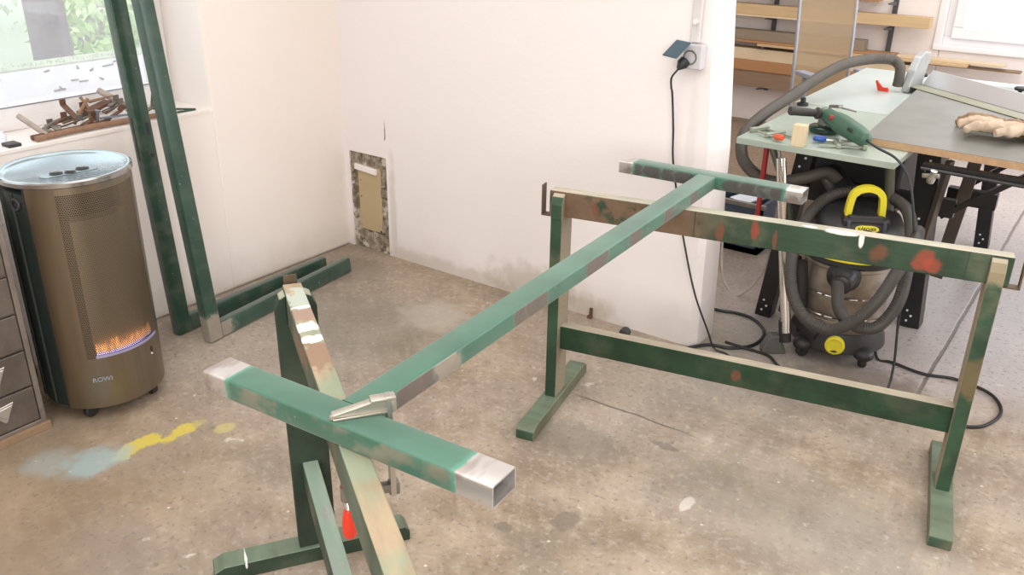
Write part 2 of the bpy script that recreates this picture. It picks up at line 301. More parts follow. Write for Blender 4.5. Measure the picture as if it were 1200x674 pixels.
def ribbed(bm, pts, r, pitch=.006, seg=14, rib=.92):
    P = crv(pts, 14); L = [0]
    for a, b in zip(P, P[1:]): L.append(L[-1] + (b - a).length)
    m = int(L[-1] / pitch); out = []; j = 0
    for i in range(m + 1):
        s = L[-1] * i / m
        while j < len(L) - 2 and L[j + 1] < s: j += 1
        t = (s - L[j]) / max(1e-9, L[j + 1] - L[j]); out.append(P[j].lerp(P[j + 1], t))
    return tube(bm, out, r, seg, rib)
def lathe(bm, prof, c=(0, 0, 0), seg=40, a0=0, a1=360):
    full = abs(a1 - a0) >= 360; m = seg if full else seg + 1; rings = []
    for (r, z) in prof:
        rings.append([bm.verts.new((c[0] + max(r, 1e-4) * math.cos(R(a0 + (a1 - a0) * k / seg)), c[1] + max(r, 1e-4) * math.sin(R(a0 + (a1 - a0) * k / seg)), c[2] + z)) for k in range(m)])
    for a, b in zip(rings, rings[1:]):
        for k in range(m if full else m - 1): bm.faces.new((a[k], a[(k + 1) % m], b[(k + 1) % m], b[k]))
    return bm
def axis_lathe(bm, prof, p, d, seg=20):
    """profile (r, s) revolved about the line p + s*d"""
    b2 = bmesh.new(); lathe(b2, prof, seg=seg); d = Vector(d).normalized(); q = Vector((0, 0, 1)).rotation_difference(d).to_matrix().to_4x4(); q.translation = Vector(p)
    b2.transform(q); me = bpy.data.meshes.new('t'); b2.to_mesh(me); b2.free(); bm.from_mesh(me); bpy.data.meshes.remove(me); return bm
def prism(bm, poly, p0, ux, uy, ext, bev=0):
    """polygon (a,b) in plane p0+a*ux+b*uy, extruded by vector ext"""
    p0, ux, uy, ext = map(Vector, (p0, ux, uy, ext))
    A = [bm.verts.new(p0 + ux * a + uy * b) for a, b in poly]; B = [bm.verts.new(v.co + ext) for v in A]; n = len(A)
    fs = [bm.faces.new(A[::-1]), bm.faces.new(B)] + [bm.faces.new((A[i], A[(i + 1) % n], B[(i + 1) % n], B[i])) for i in range(n)]
    if bev: bmesh.ops.bevel(bm, geom=list({e for f in fs for e in f.edges}), offset=bev, segments=1, affect='EDGES')
    return bm
def sphere(bm, c, r, sc=(1, 1, 1), seg=14):
    m = Matrix.Translation(c) @ Matrix.Diagonal((r * sc[0], r * sc[1], r * sc[2], 1)); bmesh.ops.create_uvsphere(bm, u_segments=seg, v_segments=seg // 2 + 2, radius=1, matrix=m); return bm
def box_section(bm, p, q, wdt, hgt, wall=.003, rad=.005, up=(0, 0, 1)):
    """hollow rectangular tube with rounded corners and open ends"""
    p, q, up = Vector(p), Vector(q), Vector(up); d = (q - p); s = up.cross(d).normalized(); t = d.cross(s).normalized()
    def ring(o, w_, h_, r_):
        L = []
        for cx, cy, a in ((1, 1, 0), (-1, 1, 90), (-1, -1, 180), (1, -1, 270)):
            for k in range(4):
                an = R(a + 30 * k); L.append(bm.verts.new(o + s * (cx * (w_ / 2 - r_) + r_ * math.cos(an)) + t * (cy * (h_ / 2 - r_) + r_ * math.sin(an))))
        return L
    A, B = ring(p, wdt, hgt, rad), ring(q, wdt, hgt, rad); a, b = ring(p, wdt - 2 * wall, hgt - 2 * wall, rad * .5), ring(q, wdt - 2 * wall, hgt - 2 * wall, rad * .5); n = 16
    for i in range(n):
        j = (i + 1) % n
        bm.faces.new((A[i], A[j], B[j], B[i])); bm.faces.new((a[j], a[i], b[i], b[j])); bm.faces.new((A[j], A[i], a[i], a[j])); bm.faces.new((B[i], B[j], b[j], b[i]))
    return bm
def lettering(body, size, mat, parent, loc, rot, ext=.0006, off=.0004, ay='BOTTOM_BASELINE'):
    fc = bpy.data.curves.new('t', 'FONT'); fc.body = body; fc.size = size; fc.extrude = ext; fc.align_x = 'CENTER'; fc.align_y = ay; fc.offset = off; fo = bpy.data.objects.new('t', fc); COL.objects.link(fo)
    bpy.context.view_layer.update(); me = bpy.data.meshes.new_from_object(fo); bpy.data.objects.remove(fo); me.name = 'lettering'; me.materials.clear(); me.materials.append(mat)
    o = bpy.data.objects.new('lettering', me); COL.objects.link(o); o.parent = parent; o.location = loc; o.rotation_euler = rot; return o
def obj(name, bm, mat, parent=None, smooth=False, origin=None, kind=None):
    me = bpy.data.meshes.new(name); bmesh.ops.recalc_face_normals(bm, faces=bm.faces)
    if origin is None and parent is None:
        xs = [v.co for v in bm.verts]; origin = Vector(((min(v.x for v in xs) + max(v.x for v in xs)) / 2, (min(v.y for v in xs) + max(v.y for v in xs)) / 2, min(v.z for v in xs)))
    if origin is not None:
        origin = Vector(origin)
        for v in bm.verts: v.co -= origin
    bm.to_mesh(me); bm.free(); me.materials.append(M[mat] if isinstance(mat, str) else mat)
    if smooth:
        me.shade_smooth()
        try: me.set_sharp_from_angle(angle=R(38))
        except Exception: pass
    o = bpy.data.objects.new(name, me); COL.objects.link(o)
    if origin is not None: o.location = origin
    if parent: o.parent = parent
    if kind: o['kind'] = kind
    return o
def tag(o, label, cat, group=None):
    o['label'] = label; o['category'] = cat
    if group: o['group'] = group
    return o
def thing(name, label, cat, loc=(0, 0, 0), rz=0, group=None):
    o = bpy.data.objects.new(name, None); COL.objects.link(o); o.location = loc; o.rotation_euler = (0, 0, rz); o.empty_display_size = .05
    return tag(o, label, cat, group)
def struct(name, bm, mat, smooth=False, parent=None):
    o = obj(name, bm, mat, parent, smooth, origin=(0, 0, 0) if parent is None else None)
    if parent is None: o['kind'] = 'structure'
    return o
def rel(pts, o): return [Vector(p) - Vector(o) for p in pts]

# ================================================================== the room
XL, YB, YF = -3.15, 3.0, 6.92
bm = bm_new(); box(bm, -3.5, 2.6, -2.6, 7.2, -.12, 0); struct('floor', bm, 'floor')
bm = bm_new(); box(bm, -3.5, 2.6, -2.6, 7.2, 2.66, 2.8); struct('ceiling', bm, 'ceil')
# left wall with window opening Y 0.55..2.26, z .826..2.1 ; slightly rounded reveal edges
bm = bm_new(); SY0, SY1, SZ = .35, 2.26, .826
box(bm, -3.5, XL, -2.6, SY0, 0, 2.66, .012); box(bm, -3.5, XL, SY0 - .012, SY1 + .012, 0, SZ, .012); box(bm, -3.5, XL, SY1, YB + .2, 0, 2.66, .014); box(bm, -3.5, XL, SY0 - .012, SY1 + .012, 2.1, 2.66, .012)
struct('wall_left', bm, 'wall_left')
bm = bm_new(); box(bm, -3.4, XL + .004, SY0 + .012, SY1 - .012, SZ - .012, SZ + .001, .0005); struct('trim_1', bm, 'wall_left')
# back wall: end face leans a little, rounded edge, hole cut near the corner
bm = bm_new()
hx0, hx1, hz = -3.12, -2.875, .50
box(bm, XL - .05, hx0, YB, YB + .2, 0, 2.66); box(bm, hx0, hx1, YB, YB + .2, hz, 2.66); box(bm, hx0, hx1, YB + .035, YB + .2, 0, hz)
rows = [(0, -1.222, .19), (.35, -1.228, .185), (.8, -1.236, .175), (1.3, -1.262, .165), (1.7, -1.278, .16), (2.66, -1.29, .16)]
pr = []
for z, xe, th in rows:
    e = xe + .006 * math.sin(z * 9)
    pr.append([bm.verts.new(p) for p in ((hx1, YB, z), (e - .075, YB, z), (e - .022, YB + .006, z), (e, YB + .03, z), (e + .004, YB + th - .02, z), (e - .02, YB + th, z), (hx1, YB + th, z))])
for a, b in zip(pr, pr[1:]):
    for k in range(7): bm.faces.new((a[k], a[(k + 1) % 7], b[(k + 1) % 7], b[k]))
bm.faces.new(pr[0][::-1]); bm.faces.new(pr[-1]); struct('wall_back', bm, 'wall')
# broken plaster niche: ragged mortar rim, recessed pale board, dark gap
def ragged(cx, cz, pts_n, f, y):
    pass
def m_niche():
    n = NT('broken_mortar'); f = n.noise(28, 6, rough=.7); c = n.mix(n.ramp(f, .35, .65), (.22, .18, .13), (.46, .40, .31))
    c = n.mix(n.ramp(n.noise(14, 3), .58, .64), c, (.62, .56, .46)); n.set(Base_Color=c, Roughness=.9); n.bump(f, .8, .02); return n.m
M['niche'] = m_niche()
def m_nboard():
    n = NT('yellowed_board'); c = n.mix(n.noise(6, 4), (.44, .33, .18), (.56, .45, .29)); c = n.mix(n.ramp(n.noise(24, 4), .66, .70), c, (.06, .045, .03)); n.set(Base_Color=c, Roughness=.8); return n.m
M['nboard'] = m_nboard()
rng = random.Random(3)
def ragstrip(bm, x0, x1, z0, z1, y0, y1, cell=.012, keep=.8, jit=.008):
    x = x0
    while x < x1:
        z = z0
        while z < z1:
            if rng.random() < keep:
                s = cell * rng.uniform(.7, 1.5); d = rng.uniform(-jit, jit)
                obox(bm, (x + rng.uniform(-.004, .004), (y0 + y1) / 2 + d * .5, z + rng.uniform(-.004, .004)), Vector((s * .7, 0, rng.uniform(-.3, .3) * s)), (0, (y1 - y0) / 2 * rng.uniform(.6, 1), 0), Vector((rng.uniform(-.3, .3) * s, 0, s * .7)))
            z += cell
        x += cell
bm = bm_new(); box(bm, hx0, hx1, YB + .026, YB + .034, 0, hz); ragstrip(bm, hx0 - .004, hx1 + .01, hz - .07, hz + .012, YB + .010, YB + .035, .016); ragstrip(bm, hx1 - .035, hx1 + .008, .02, hz, YB + .006, YB + .035, keep=.55)
ragstrip(bm, hx0 - .006, hx0 + .014, .05, hz, YB + .006, YB + .034, keep=.5); ragstrip(bm, hx0, hx1 + .004, 0, .085, YB + .006, YB + .035, .016)
o = struct('trim_2', bm, 'niche')
bm = bm_new(); box(bm, hx0 + .042, hx1 - .05, YB + .010, YB + .0255, .1, hz - .065, .003); tag(obj('board', bm, 'nboard'), 'yellowed stained board set in the broken plaster hole low in the wall corner', 'board')
bm = bm_new(); bar(bm, (hx0 + .03, YB + .022, .08), (hx0 + .03, YB + .022, hz - .08), .018, .022); bar(bm, (hx0 + .03, YB + .012, hz - .075), (hx1 - .07, YB + .012, hz - .085), .03, .03, (0, 1, 0), .004)
struct('trim_3', bm, 'wall')
# far room
bm = bm_new(); WX0, WX1, WZ0, WZ1 = -1.25, .15, .745, 1.9
box(bm, -3.5, WX0, YF, YF + .25, 0, 2.66, .01); box(bm, WX0, WX1, YF, YF + .25, 0, WZ0, .01); box(bm, WX1, 2.6, YF, YF + .25, 0, 2.66, .01); box(bm, WX0, WX1, YF, YF + .25, WZ1, 2.66, .01)
struct('wall_far', bm, 'wall_far')
bm = bm_new(); box(bm, -3.45, 2.5, YF - .015, YF, 0, .03); struct('baseboard_far', bm, 'greywood')
bm = bm_new(); box(bm, 2.5, 2.6, -2.6, 3.3, 0, 2.66); box(bm, 2.5, 2.6, 5.9, 7.0, 0, 2.66); box(bm, 2.5, 2.6, 3.3, 5.9, 0, .8); box(bm, 2.5, 2.6, 3.3, 5.9, 2.2, 2.66); struct('wall_right', bm, 'wall_dim')
bm = bm_new(); box(bm, -3.5, 2.6, -2.6, -2.5, 0, 2.66); struct('wall_front', bm, 'wall_dim')
bm = bm_new(); box(bm, -3.5, -3.35, YB + .2, YF, 0, 2.66); struct('wall_side', bm, 'wall_far')

def window(name, fr, sash, gl):
    w_ = bpy.data.objects.new(name, None); COL.objects.link(w_); w_['kind'] = 'structure'
    obj('window_frame', fr, 'frame_white', w_); obj('sash', sash, 'frame_white', w_); obj('glass_pane', gl, 'glass', w_); return w_
# left window: glass plane X=-3.45, glass bottom z .92
def rectframe(bm, plane, a, u0, u1, v0, v1, t, d, bev=.004):
    # plane 'x' (u=Y) or 'y' (u=X), centred on coordinate a, depth d, width t
    def B(u0, u1, v0, v1):
        if plane == 'x': box(bm, a - d / 2, a + d / 2, u0, u1, v0, v1, bev)
        else: box(bm, u0, u1, a - d / 2, a + d / 2, v0, v1, bev)
    B(u0, u1, v0, v0 + t); B(u0, u1, v1 - t, v1); B(u0, u0 + t, v0 + t, v1 - t); B(u1 - t, u1, v0 + t, v1 - t); return bm
fr = rectframe(bm_new(), 'x', -3.44, SY0, SY1, SZ, 2.1, .045, .07); sa = rectframe(bm_new(), 'x', -3.43, SY0 + .04, SY1 - .04, SZ + .04, 2.06, .052, .05)
bmx = bm_new(); box(bmx, -3.447, -3.443, SY0 + .08, SY1 - .08, SZ + .08, 2.02)
w1 = window('window_1', fr, sa, bmx)
bm = bm_new(); rectframe(bm, 'x', -3.424, SY0 + .086, SY1 - .086, SZ + .086, 2.014, .004, .044, .001); o = obj('glazing_seal', bm, 'bluegrey', w1)
fr = rectframe(bm_new(), 'y', YF + .12, WX0, WX1, WZ0, WZ1, .055, .08); sa = rectframe(bm_new(), 'y', YF + .085, WX0 + .05, WX1 - .05, WZ0 + .045, WZ1 - .05, .075, .07, .008)
bmx = bm_new(); box(bmx, WX0 + .11, WX1 - .11, YF + .09, YF + .094, WZ0 + .1, WZ1 - .1)
w2 = window('window_2', fr, sa, bmx)
bm = bm_new(); box(bm, WX0 - .045, WX0 + .008, YF - .012, YF + .02, WZ0 - .03, WZ1, .006); box(bm, WX0 - .045, WX1 + .03, YF - .02, YF + .12, WZ0 - .035, WZ0 + .003, .008); struct('trim_4', bm, 'frame_white')

# outdoors beyond the left window
bm = bm_new(); box(bm, -4.35, -3.5, -.6, 5.0, .6, .895, .01); o = struct('terrace', bm, 'ledge')
bm = bm_new(); box(bm, -14, -4.35, -3, 12, -.1, .2); struct('garden_ground', bm, 'moss')
bm = bm_new(); r2 = random.Random(5)
for i in range(900):
    x = -4.22 - abs(r2.gauss(0, .05)); y = r2.uniform(.8, 3.6); h = r2.uniform(.01, .03)
    v = [bm.verts.new(p) for p in ((x, y, .893), (x + .012, y + .008, .893), (x + r2.uniform(-.01, .01), y + r2.uniform(-.01, .01), .893 + h))]; bm.faces.new(v)
box(bm, -4.36, -4.2, .8, 3.6, .890, .905, .004)
o = obj('moss', bm, 'moss'); o['kind'] = 'stuff'; tag(o, 'green moss growing along the far rim of the concrete ledge outside', 'moss')
bm = bm_new(); tube(bm, crv([(-4.80, 2.50, .2), (-4.80, 2.50, .8), (-4.86, 2.52, 1.6), (-4.9, 2.53, 2.4), (-4.95, 2.55, 3.4)], 5), .10, 18)
tag(obj('tree_trunk', bm, 'bark', smooth=True), 'thick brown tree trunk standing just beyond the ledge outside the left window', 'tree')
bm = bm_new()
for i in range(26):
    x, y = r2.uniform(-4.15, -3.6), r2.uniform(1.2, 2.9); a = r2.uniform(0, 3.1); L = r2.uniform(.02, .06)
    bar(bm, (x, y, .899), (x + L * math.cos(a), y + L * math.sin(a), .902), .008, .006)
o = obj('leaf_litter', bm, 'bark'); o['kind'] = 'stuff'; tag(o, 'scattered dead leaves and twigs on the pale ledge outside the glass', 'litter')
def shrub(c, rad, mat, label, nleaf=2600, ls=.05, seed=1, cat='bush'):
    rr = random.Random(seed); t = thing('shrub', label, cat, (c[0], c[1], .2)); bm = bm_new()
    for i in range(nleaf):
        while True:
            p = Vector((rr.uniform(-1, 1), rr.uniform(-1, 1), rr.uniform(-1, 1)))
            if .35 < p.length < 1: break
        q = Vector((p.x * rad[0], p.y * rad[1], c[2] - .2 + p.z * rad[2])); a = Vector((rr.uniform(-1, 1), rr.uniform(-1, 1), rr.uniform(-1, 1))).normalized(); b = a.orthogonal().normalized(); s = ls * rr.uniform(.5, 1.3)
        bm.faces.new([bm.verts.new(v) for v in (q - a * s, q - b * s * .45, q + a * s, q + b * s * .45)])
    obj('foliage', bm, mat, t); bm = bm_new()
    for k in range(4):
        tube(bm, crv([(rr.uniform(-.08, .08), rr.uniform(-.08, .08), 0), (rr.uniform(-.2, .2) * rad[0], rr.uniform(-.3, .3) * rad[1], (c[2] - .2) * .6), (rr.uniform(-.6, .6) * rad[0], rr.uniform(-.6, .6) * rad[1], c[2] - .2 + rad[2] * .6)], 4), [.03] * 4 + [.02] * 5, 7)
    obj('stem', bm, 'twig', t); return t
shrub((-8.0, 2.6, 1.5), (1.0, 1.3, 1.5), 'leaf2', 'grey green bush behind the thick trunk, left side of the window', seed=2)
shrub((-7.9, 5.3, 1.1), (.9, 1.2, 1.2), 'leaf', 'pale leafy bush to the right of the trunk outside', seed=3)
shrub((-6.2, 3.55, .75), (.45, .42, .32), 'leaf3', 'small bright yellow green bush low beside the grey sapling outside', 1100, .045, 4)
shrub((-11.0, 4.2, 2.2), (1.2, 4.0, 2.4), 'leaf', 'tall pale tree crown at the rear of the garden', 3600, .07, 6, 'tree')
shrub((-6.2, 2.15, .6), (.5, .5, .5), 'leaf2', 'low grey shrub close behind the ledge, left of the trunk', 1200, .04, 7)
bm = bm_new(); tube(bm, crv([(-6.4, 4.0, .2), (-6.4, 4.0, .9), (-6.45, 3.86, 1.3), (-6.6, 3.6, 1.9)], 5), .03, 8); tube(bm, crv([(-6.4, 4.0, .8), (-6.4, 4.25, 1.2), (-6.5, 4.3, 1.7)], 5), .02, 8); tube(bm, crv([(-6.42, 3.92, 1.15), (-6.3, 4.1, 1.5), (-6.3, 4.15, 1.9)], 5), .013, 7)
tag(obj('sapling', bm, 'twig', smooth=True), 'thin grey leaning sapling with forked branches outside the left window', 'tree')

# ================================================================== welded steel frame resting on the two trestles
ZT = .792
FO = Vector((-.986, .861, ZT)); FA = R(3.31)
tf = thing('steel_tube_frame', 'long green painted double T frame of box section lying across both wooden trestles', 'metal frame', FO, FA)
H2, TW, SWD = .0427, .0675, .0625
pats = (.085, .062, .05); bm = bm_new(); box_section(bm, (-.315, TW / 2, H2 / 2), (.333, TW / 2, H2 / 2), TW, H2)
obj('crossbar', bm, m_tube('near_bar_paint', ends=((1, .262), (-1, .255)), mottled=.85), tf, True)
bm = bm_new(); Y1 = 1.693 + TW; box_section(bm, (-.312, Y1 + TW / 2, H2 / 2), (.312, Y1 + TW / 2, H2 / 2), TW * .98, H2)
dk = (.055, .05, .05)
obj('crossbar', bm, m_tube('far_bar_paint', ends=((1, .258), (-1, .262)), sides=[((x, Y1, H2 / 2), (rx, .02, .02), dk) for x, rx in ((-.28, .055), (-.19, .028), (-.13, .022), (-.075, .03), (.10, .045), (.16, .035), (.21, .03), (.27, .05))]), tf, True)
def face_patch(v, r, c=pats): return ((SWD / 2, v, H2 / 2), (.02, r, .03), c)
bm = bm_new(); box_section(bm, (0, TW - .001, H2 / 2), (0, Y1 + .001, H2 / 2), SWD, H2)
obj('stem', bm, m_tube('stem_paint', sides=[face_patch(.215, .06), face_patch(.30, .03, (.20, .17, .14)), face_patch(.585, .035), face_patch(.64, .035), face_patch(.93, .05), face_patch(1.16, .028), face_patch(1.39, .028), face_patch(1.58, .025)]), tf, True)
wm = m_tube('weld_paint')
for sx, yy_ in ((-1, Y1 + .001), (1, Y1 + .001), (-1, TW), (1, TW)):
    bm = bm_new(); tube(bm, [(sx * SWD / 2, yy_, .004), (sx * SWD / 2, yy_, H2 - .004)], .004, 8); obj('weld_bead', bm, wm, tf, True)

# ================================================================== wooden trestles
def trestle(label, O, ang, L, mats, left=True, right=True, hookL=True, hookR=True, nearfoot=True, group='green wooden trestles'):
    t = thing('wooden_trestle', label, 'trestle', (O[0], O[1], 0), ang)
    pv, pw, rt = .049, .039, .0225
    bm = bm_new(); box(bm, -pw - .016, L + pw + (.016 if right else -.03), -rt, rt, .707, ZT, .003); obj('top_rail', bm, mats['rail'], t)
    bm = bm_new(); box(bm, -.004, L + .004, -.022, .018, .227, .314, .003); obj('lower_rail', bm, mats['low'], t)
    for s, on in ((0, left), (1, right)):
        if not on: continue
        u0, u1 = (-pw, 0) if s == 0 else (L, L + pw); bm = bm_new()
        # forked post: shaft up to the rail, a prong each side of it with chamfered top
        box(bm, u0, u1, -pv, pv, .044, .706, .003)
        for sg in (-1, 1):
            y0, y1 = (rt + .0005, pv) ; pts = [(y0, .70), (y1, .70), (y1, .752), (y1 - .012, .778), (y0, .786)]
            prism(bm, [(sg * a, b) for a, b in pts], (u0, 0, 0), (0, 1, 0), (0, 0, 1), (u1 - u0, 0, 0), .0015)
        obj('post', bm, mats['post'], t)
        bm = bm_new(); f0, f1 = u0 - .012, u1 + .012; prism(bm, [(-.272, 0), (.25, 0), (.25, .030), (.235, .047), (-.245, .047), (-.272, .033)], (f0, 0, 0), (0, 1, 0), (0, 0, 1), (f1 - f0, 0, 0), .002)
        obj('foot', bm, mats['foot'], t)
        if (s == 0 and hookL) or (s == 1 and hookR):
            e = u0 if s == 0 else u1; sg = -1 if s == 0 else 1; bm = bm_new(); T = .004; yy = .024
            def fl(a, b): bar(bm, a, b, yy * 1.6, T, (1, 0, 0) if abs(a[2] - b[2]) > .01 else (0, 0, 1))
            box(bm, min(e, e + sg * T), max(e, e + sg * T), -.02, .02, .56, .704); box(bm, min(e, e + sg * .046), max(e, e + sg * .046), -.016, .016, .700, .704); box(bm, min(e + sg * .042, e + sg * .046), max(e + sg * .042, e + sg * .046), -.016, .016, .700, .803)
            obj('hook', bm, mats['hook'], t)['label'] = 'flat rusty steel hook on the trestle end'
    return t
red = (.42, .05, .02); dred = (.20, .06, .03); WH = (.85, .85, .80)
railA = m_trestle('trestle_rail_green', brown=.44, reds=[((1.06, -.02, .75), (.022, .05, .03), (.38, .06, .03)), ((.50, -.02, .75), (.012, .05, .03), dred), ((.60, -.02, .75), (.010, .05, .025), (.34, .04, .02)), ((.66, -.02, .74), (.006, .05, .03), dred), ((.95, -.02, .75), (.03, .05, .03), dred), ((.10, -.02, .75), (.010, .05, .02), dred), ((1.09, -.02, .735), (.02, .05, .02), (.38, .06, .03))],
                  drips=[((.84, -.018, .79), (.04, .02, .006), WH), ((.895, -.0225, .778), (.007, .004, .022), WH), ((.75, -.01, .793), (.02, .012, .004), WH)], worn=.3, joints=(.42, 1.12, 1.17), top=(.42, .38, .30))
lowA = m_trestle('trestle_lower_green', base=(.008, .036, .014), worn=.15, top=(.33, .28, .21), topgreen=.05, reds=[((.60, -.022, .27), (.012, .02, .014), dred)])
postA = m_trestle('trestle_post_green', base=(.022, .06, .03), worn=.35, topgreen=.2, sidebrown=.85, reds=[((1.25, -.05, .42), (.1, .05, .06), (.20, .13, .06)), ((1.25, -.05, .76), (.1, .05, .035), (.42, .33, .21))])
footA = m_trestle('trestle_foot_green', base=(.035, .08, .045), worn=.5, top=(.10, .125, .08), topgreen=.2, sidebrown=.35)
hookm = simple('rusty_orange_hook', (.16, .11, .075), .6, .5, .4, 30); 
TA = R(11.415); ux, uy = Vector((math.cos(TA), math.sin(TA))), Vector((-math.sin(TA), math.cos(TA)))
OA = Vector((-1.424, 2.302)) + uy * .0225
trestle('green wooden trestle with red paint stains in front of the vacuum cleaner', OA, TA, 1.225, dict(rail=railA, low=lowA, post=postA, foot=footA, hook=hookm))
TB = R(-33.6)
railB = m_trestle('trestle_rail_brown', base=(.085, .12, .085), worn=.75, top=(.30, .235, .15), topgreen=.55, sidebrown=.2, reds=[((.22, -.02, .75), (.10, .05, .03), (.32, .16, .11))],
                  drips=[((.33, 0, .793), (.06, .05, .01), (.27, .17, .11)), ((.13, 0, .793), (.04, .04, .01), (.33, .22, .17)), ((.04, .0, .793), (.06, .03, .01), (.42, .47, .40)), ((.19, -.004, .793), (.026, .045, .01), WH), ((.255, .006, .793), (.016, .04, .01), WH), ((.09, .0, .793), (.006, .04, .01), WH)])
lowB = m_trestle('trestle_lower_grey', base=(.04, .07, .05), worn=.6, top=(.25, .27, .24), topgreen=.6, sidebrown=.1)
postB = m_trestle('trestle_post_dark', base=(.018, .038, .023), worn=.10, top=(.26, .27, .2), topgreen=.5, sidebrown=.0)
footB = m_trestle('trestle_foot_dark', base=(.02, .042, .025), worn=.15, top=(.11, .13, .09), topgreen=.25, sidebrown=0, drips=[((-.0, -.19, .04), (.05, .003, .012), WH)])
trestle('wooden trestle seen end-on at the front left with worn white and brown rail', (-1.513, 1.252), TB, 1.03, dict(rail=railB, low=lowB, post=postB, foot=footB, hook=hookm))
# ================================================================== screw clamp on the near joint
CP = Vector((-.945, .925, 0)); cl = thing('screw_clamp', 'steel screw clamp with bright red handle gripping the frame onto the near trestle', 'clamp', (-.940, .940, .60))
tip = Vector((-.984, .868, .842)); B0 = Vector((-.928, .948, .0)); o0 = Vector((-.940, .940, .60))
dj = (Vector((B0.x, B0.y, 0)) - Vector((tip.x, tip.y, 0))).normalized(); sd = Vector((-dj.y, dj.x, 0))
bm = bm_new()
# forged jaw: thin toe rising to a deep heel, flanged top and bottom around a thin web
Lj = (Vector((B0.x, B0.y, 0)) - Vector((tip.x, tip.y, 0))).length + .012
base = Vector((tip.x, tip.y, ZT + H2 + .001)) - o0
prism(bm, [(-.004, 0), (Lj, 0), (Lj, .028), (Lj * .66, .028), (Lj * .6, .022), (0, .010), (-.004, .006)], base - sd * .004, dj, (0, 0, 1), sd * .008, .001)
bar(bm, base + Vector((0, 0, .002)), base + dj * Lj + Vector((0, 0, .002)), .018, .005, bev=.0015)
bar(bm, base + Vector((0, 0, .009)), base + dj * Lj * .62 + Vector((0, 0, .0225)), .017, .005, bev=.0015); bar(bm, base + dj * Lj * .60 + Vector((0, 0, .027)), base + dj * Lj + Vector((0, 0, .027)), .022, .006, bev=.0015); bar(bm, base + dj * Lj * .9 + Vector((0, 0, .014)), base + dj * Lj + Vector((0, 0, .014)), .020, .028, bev=.002)
obj('fixed_jaw', bm, simple('forged_jaw', (.48, .45, .39), .38, .75, .15, 30, .2), cl, True)
bm = bm_new(); box(bm, -.005, .005, -.010, .010, .03, .237, .001); bm.transform(Matrix.Translation((B0.x - o0.x, B0.y - o0.y, .03)) @ Matrix.Rotation(math.atan2(dj.y, dj.x), 4, 'Z')); obj('guide_bar', bm, 'steel', cl)
bm = bm_new(); sp = Vector((-.972, .878, .0)); a = Vector((B0.x, B0.y, .675)) - o0; b_ = Vector((sp.x, sp.y, .685)) - o0
bar(bm, a + dj * .006, b_, .016, .018, bev=.003); bar(bm, a - dj * .008, a + dj * .012, .019, .026, bev=.003); axis_lathe(bm, [(0, -.016), (.012, -.016), (.012, .013), (0, .013)], b_, (0, 0, 1)); obj('sliding_jaw', bm, 'greymetal', cl, True)
bm = bm_new(); pts = [Vector((sp.x, sp.y, z)) - o0 for z in [.705 - .002 * k for k in range(40)]]; tube(bm, pts, .0052, 10, .8); obj('spindle', bm, 'chrome', cl, True)
bm = bm_new(); axis_lathe(bm, [(0, 0), (.007, 0), (.009, -.004), (.009, -.010), (.0105, -.014), (.013, -.03), (.0135, -.045), (.0125, -.056), (.008, -.062), (0, -.063)], Vector((sp.x, sp.y, .648)) - o0, (0, 0, 1)); o = obj('handle', bm, 'red', cl, True); o['label'] = 'bright red plastic handle'
bm = bm_new(); axis_lathe(bm, [(0, -.004), (.010, -.004), (.010, .004), (0, .004)], Vector((sp.x, sp.y, .700)) - o0, (0, 0, 1)); obj('pressure_pad', bm, 'red_dull', cl, True)

# ================================================================== gas heater
HC = (-2.765, 1.405); HR = .196
ht = thing('gas_heater', 'round bronze steel gas heater with lit blue and orange flames, left of the room', 'heater', (HC[0], HC[1], 0))
bm = bm_new(); lathe(bm, [(0, .052), (HR - .012, .052), (HR - .004, .058), (HR - .004, .80), (HR - .012, .806), (0, .806)], seg=72, a0=100, a1=292); 
# flat folded black side panels with ridge lines
for a in (112, 150, 210, 250, 276): axis_lathe(bm, [(0, .06), (.006, .06), (.006, .80), (0, .80)], (math.cos(R(a)) * (HR - .003), math.sin(R(a)) * (HR - .003), 0), (0, 0, 1), 8)
obj('rear_casing', bm, 'heaterblack', ht, True)
def shell(bm, a0, a1, z0, z1, r, th=.003, seg=None):
    seg = seg or max(6, int((a1 - a0) / 3)); lathe(bm, [(r, z0), (r, z1), (r - th, z1), (r - th, z0), (r, z0)], seg=seg, a0=a0, a1=a1)
    for a in (a0, a1):
        c, s = math.cos(R(a)), math.sin(R(a)); bm.faces.new([bm.verts.new((q * c, q * s, z)) for q, z in ((r, z0), (r, z1), (r - th, z1), (r - th, z0))])
bm = bm_new(); A0, A1 = -68, 104; gA0, gA1, gz0, gz1 = -40, 43, .238, .802
shell(bm, A0, gA0, .052, .826, HR); shell(bm, gA1, A1, .052, .826, HR); shell(bm, gA0, gA1, .052, gz0, HR); shell(bm, gA0, gA1, gz1, .826, HR)
hp = obj('steel_panel', bm, 'heatersteel', ht, True)
bm = bm_new(); shell(bm, gA0, gA1, gz0, gz1, HR - .0008, .002); obj('perforated_screen', bm, 'perf', hp, True)
bm = bm_new(); lathe(bm, [(HR - .03, .25), (HR - .03, .703), (HR - .12, .72), (HR - .12, .24), (HR - .03, .25)], seg=24, a0=-33, a1=39); obj('heat_reflector', bm, 'reflector', ht, True)
bm = bm_new(); lathe(bm, [(HR - .06, .06), (HR - .06, .80)], seg=40, a0=-72, a1=104); obj('inner_lining', bm, 'black', ht)
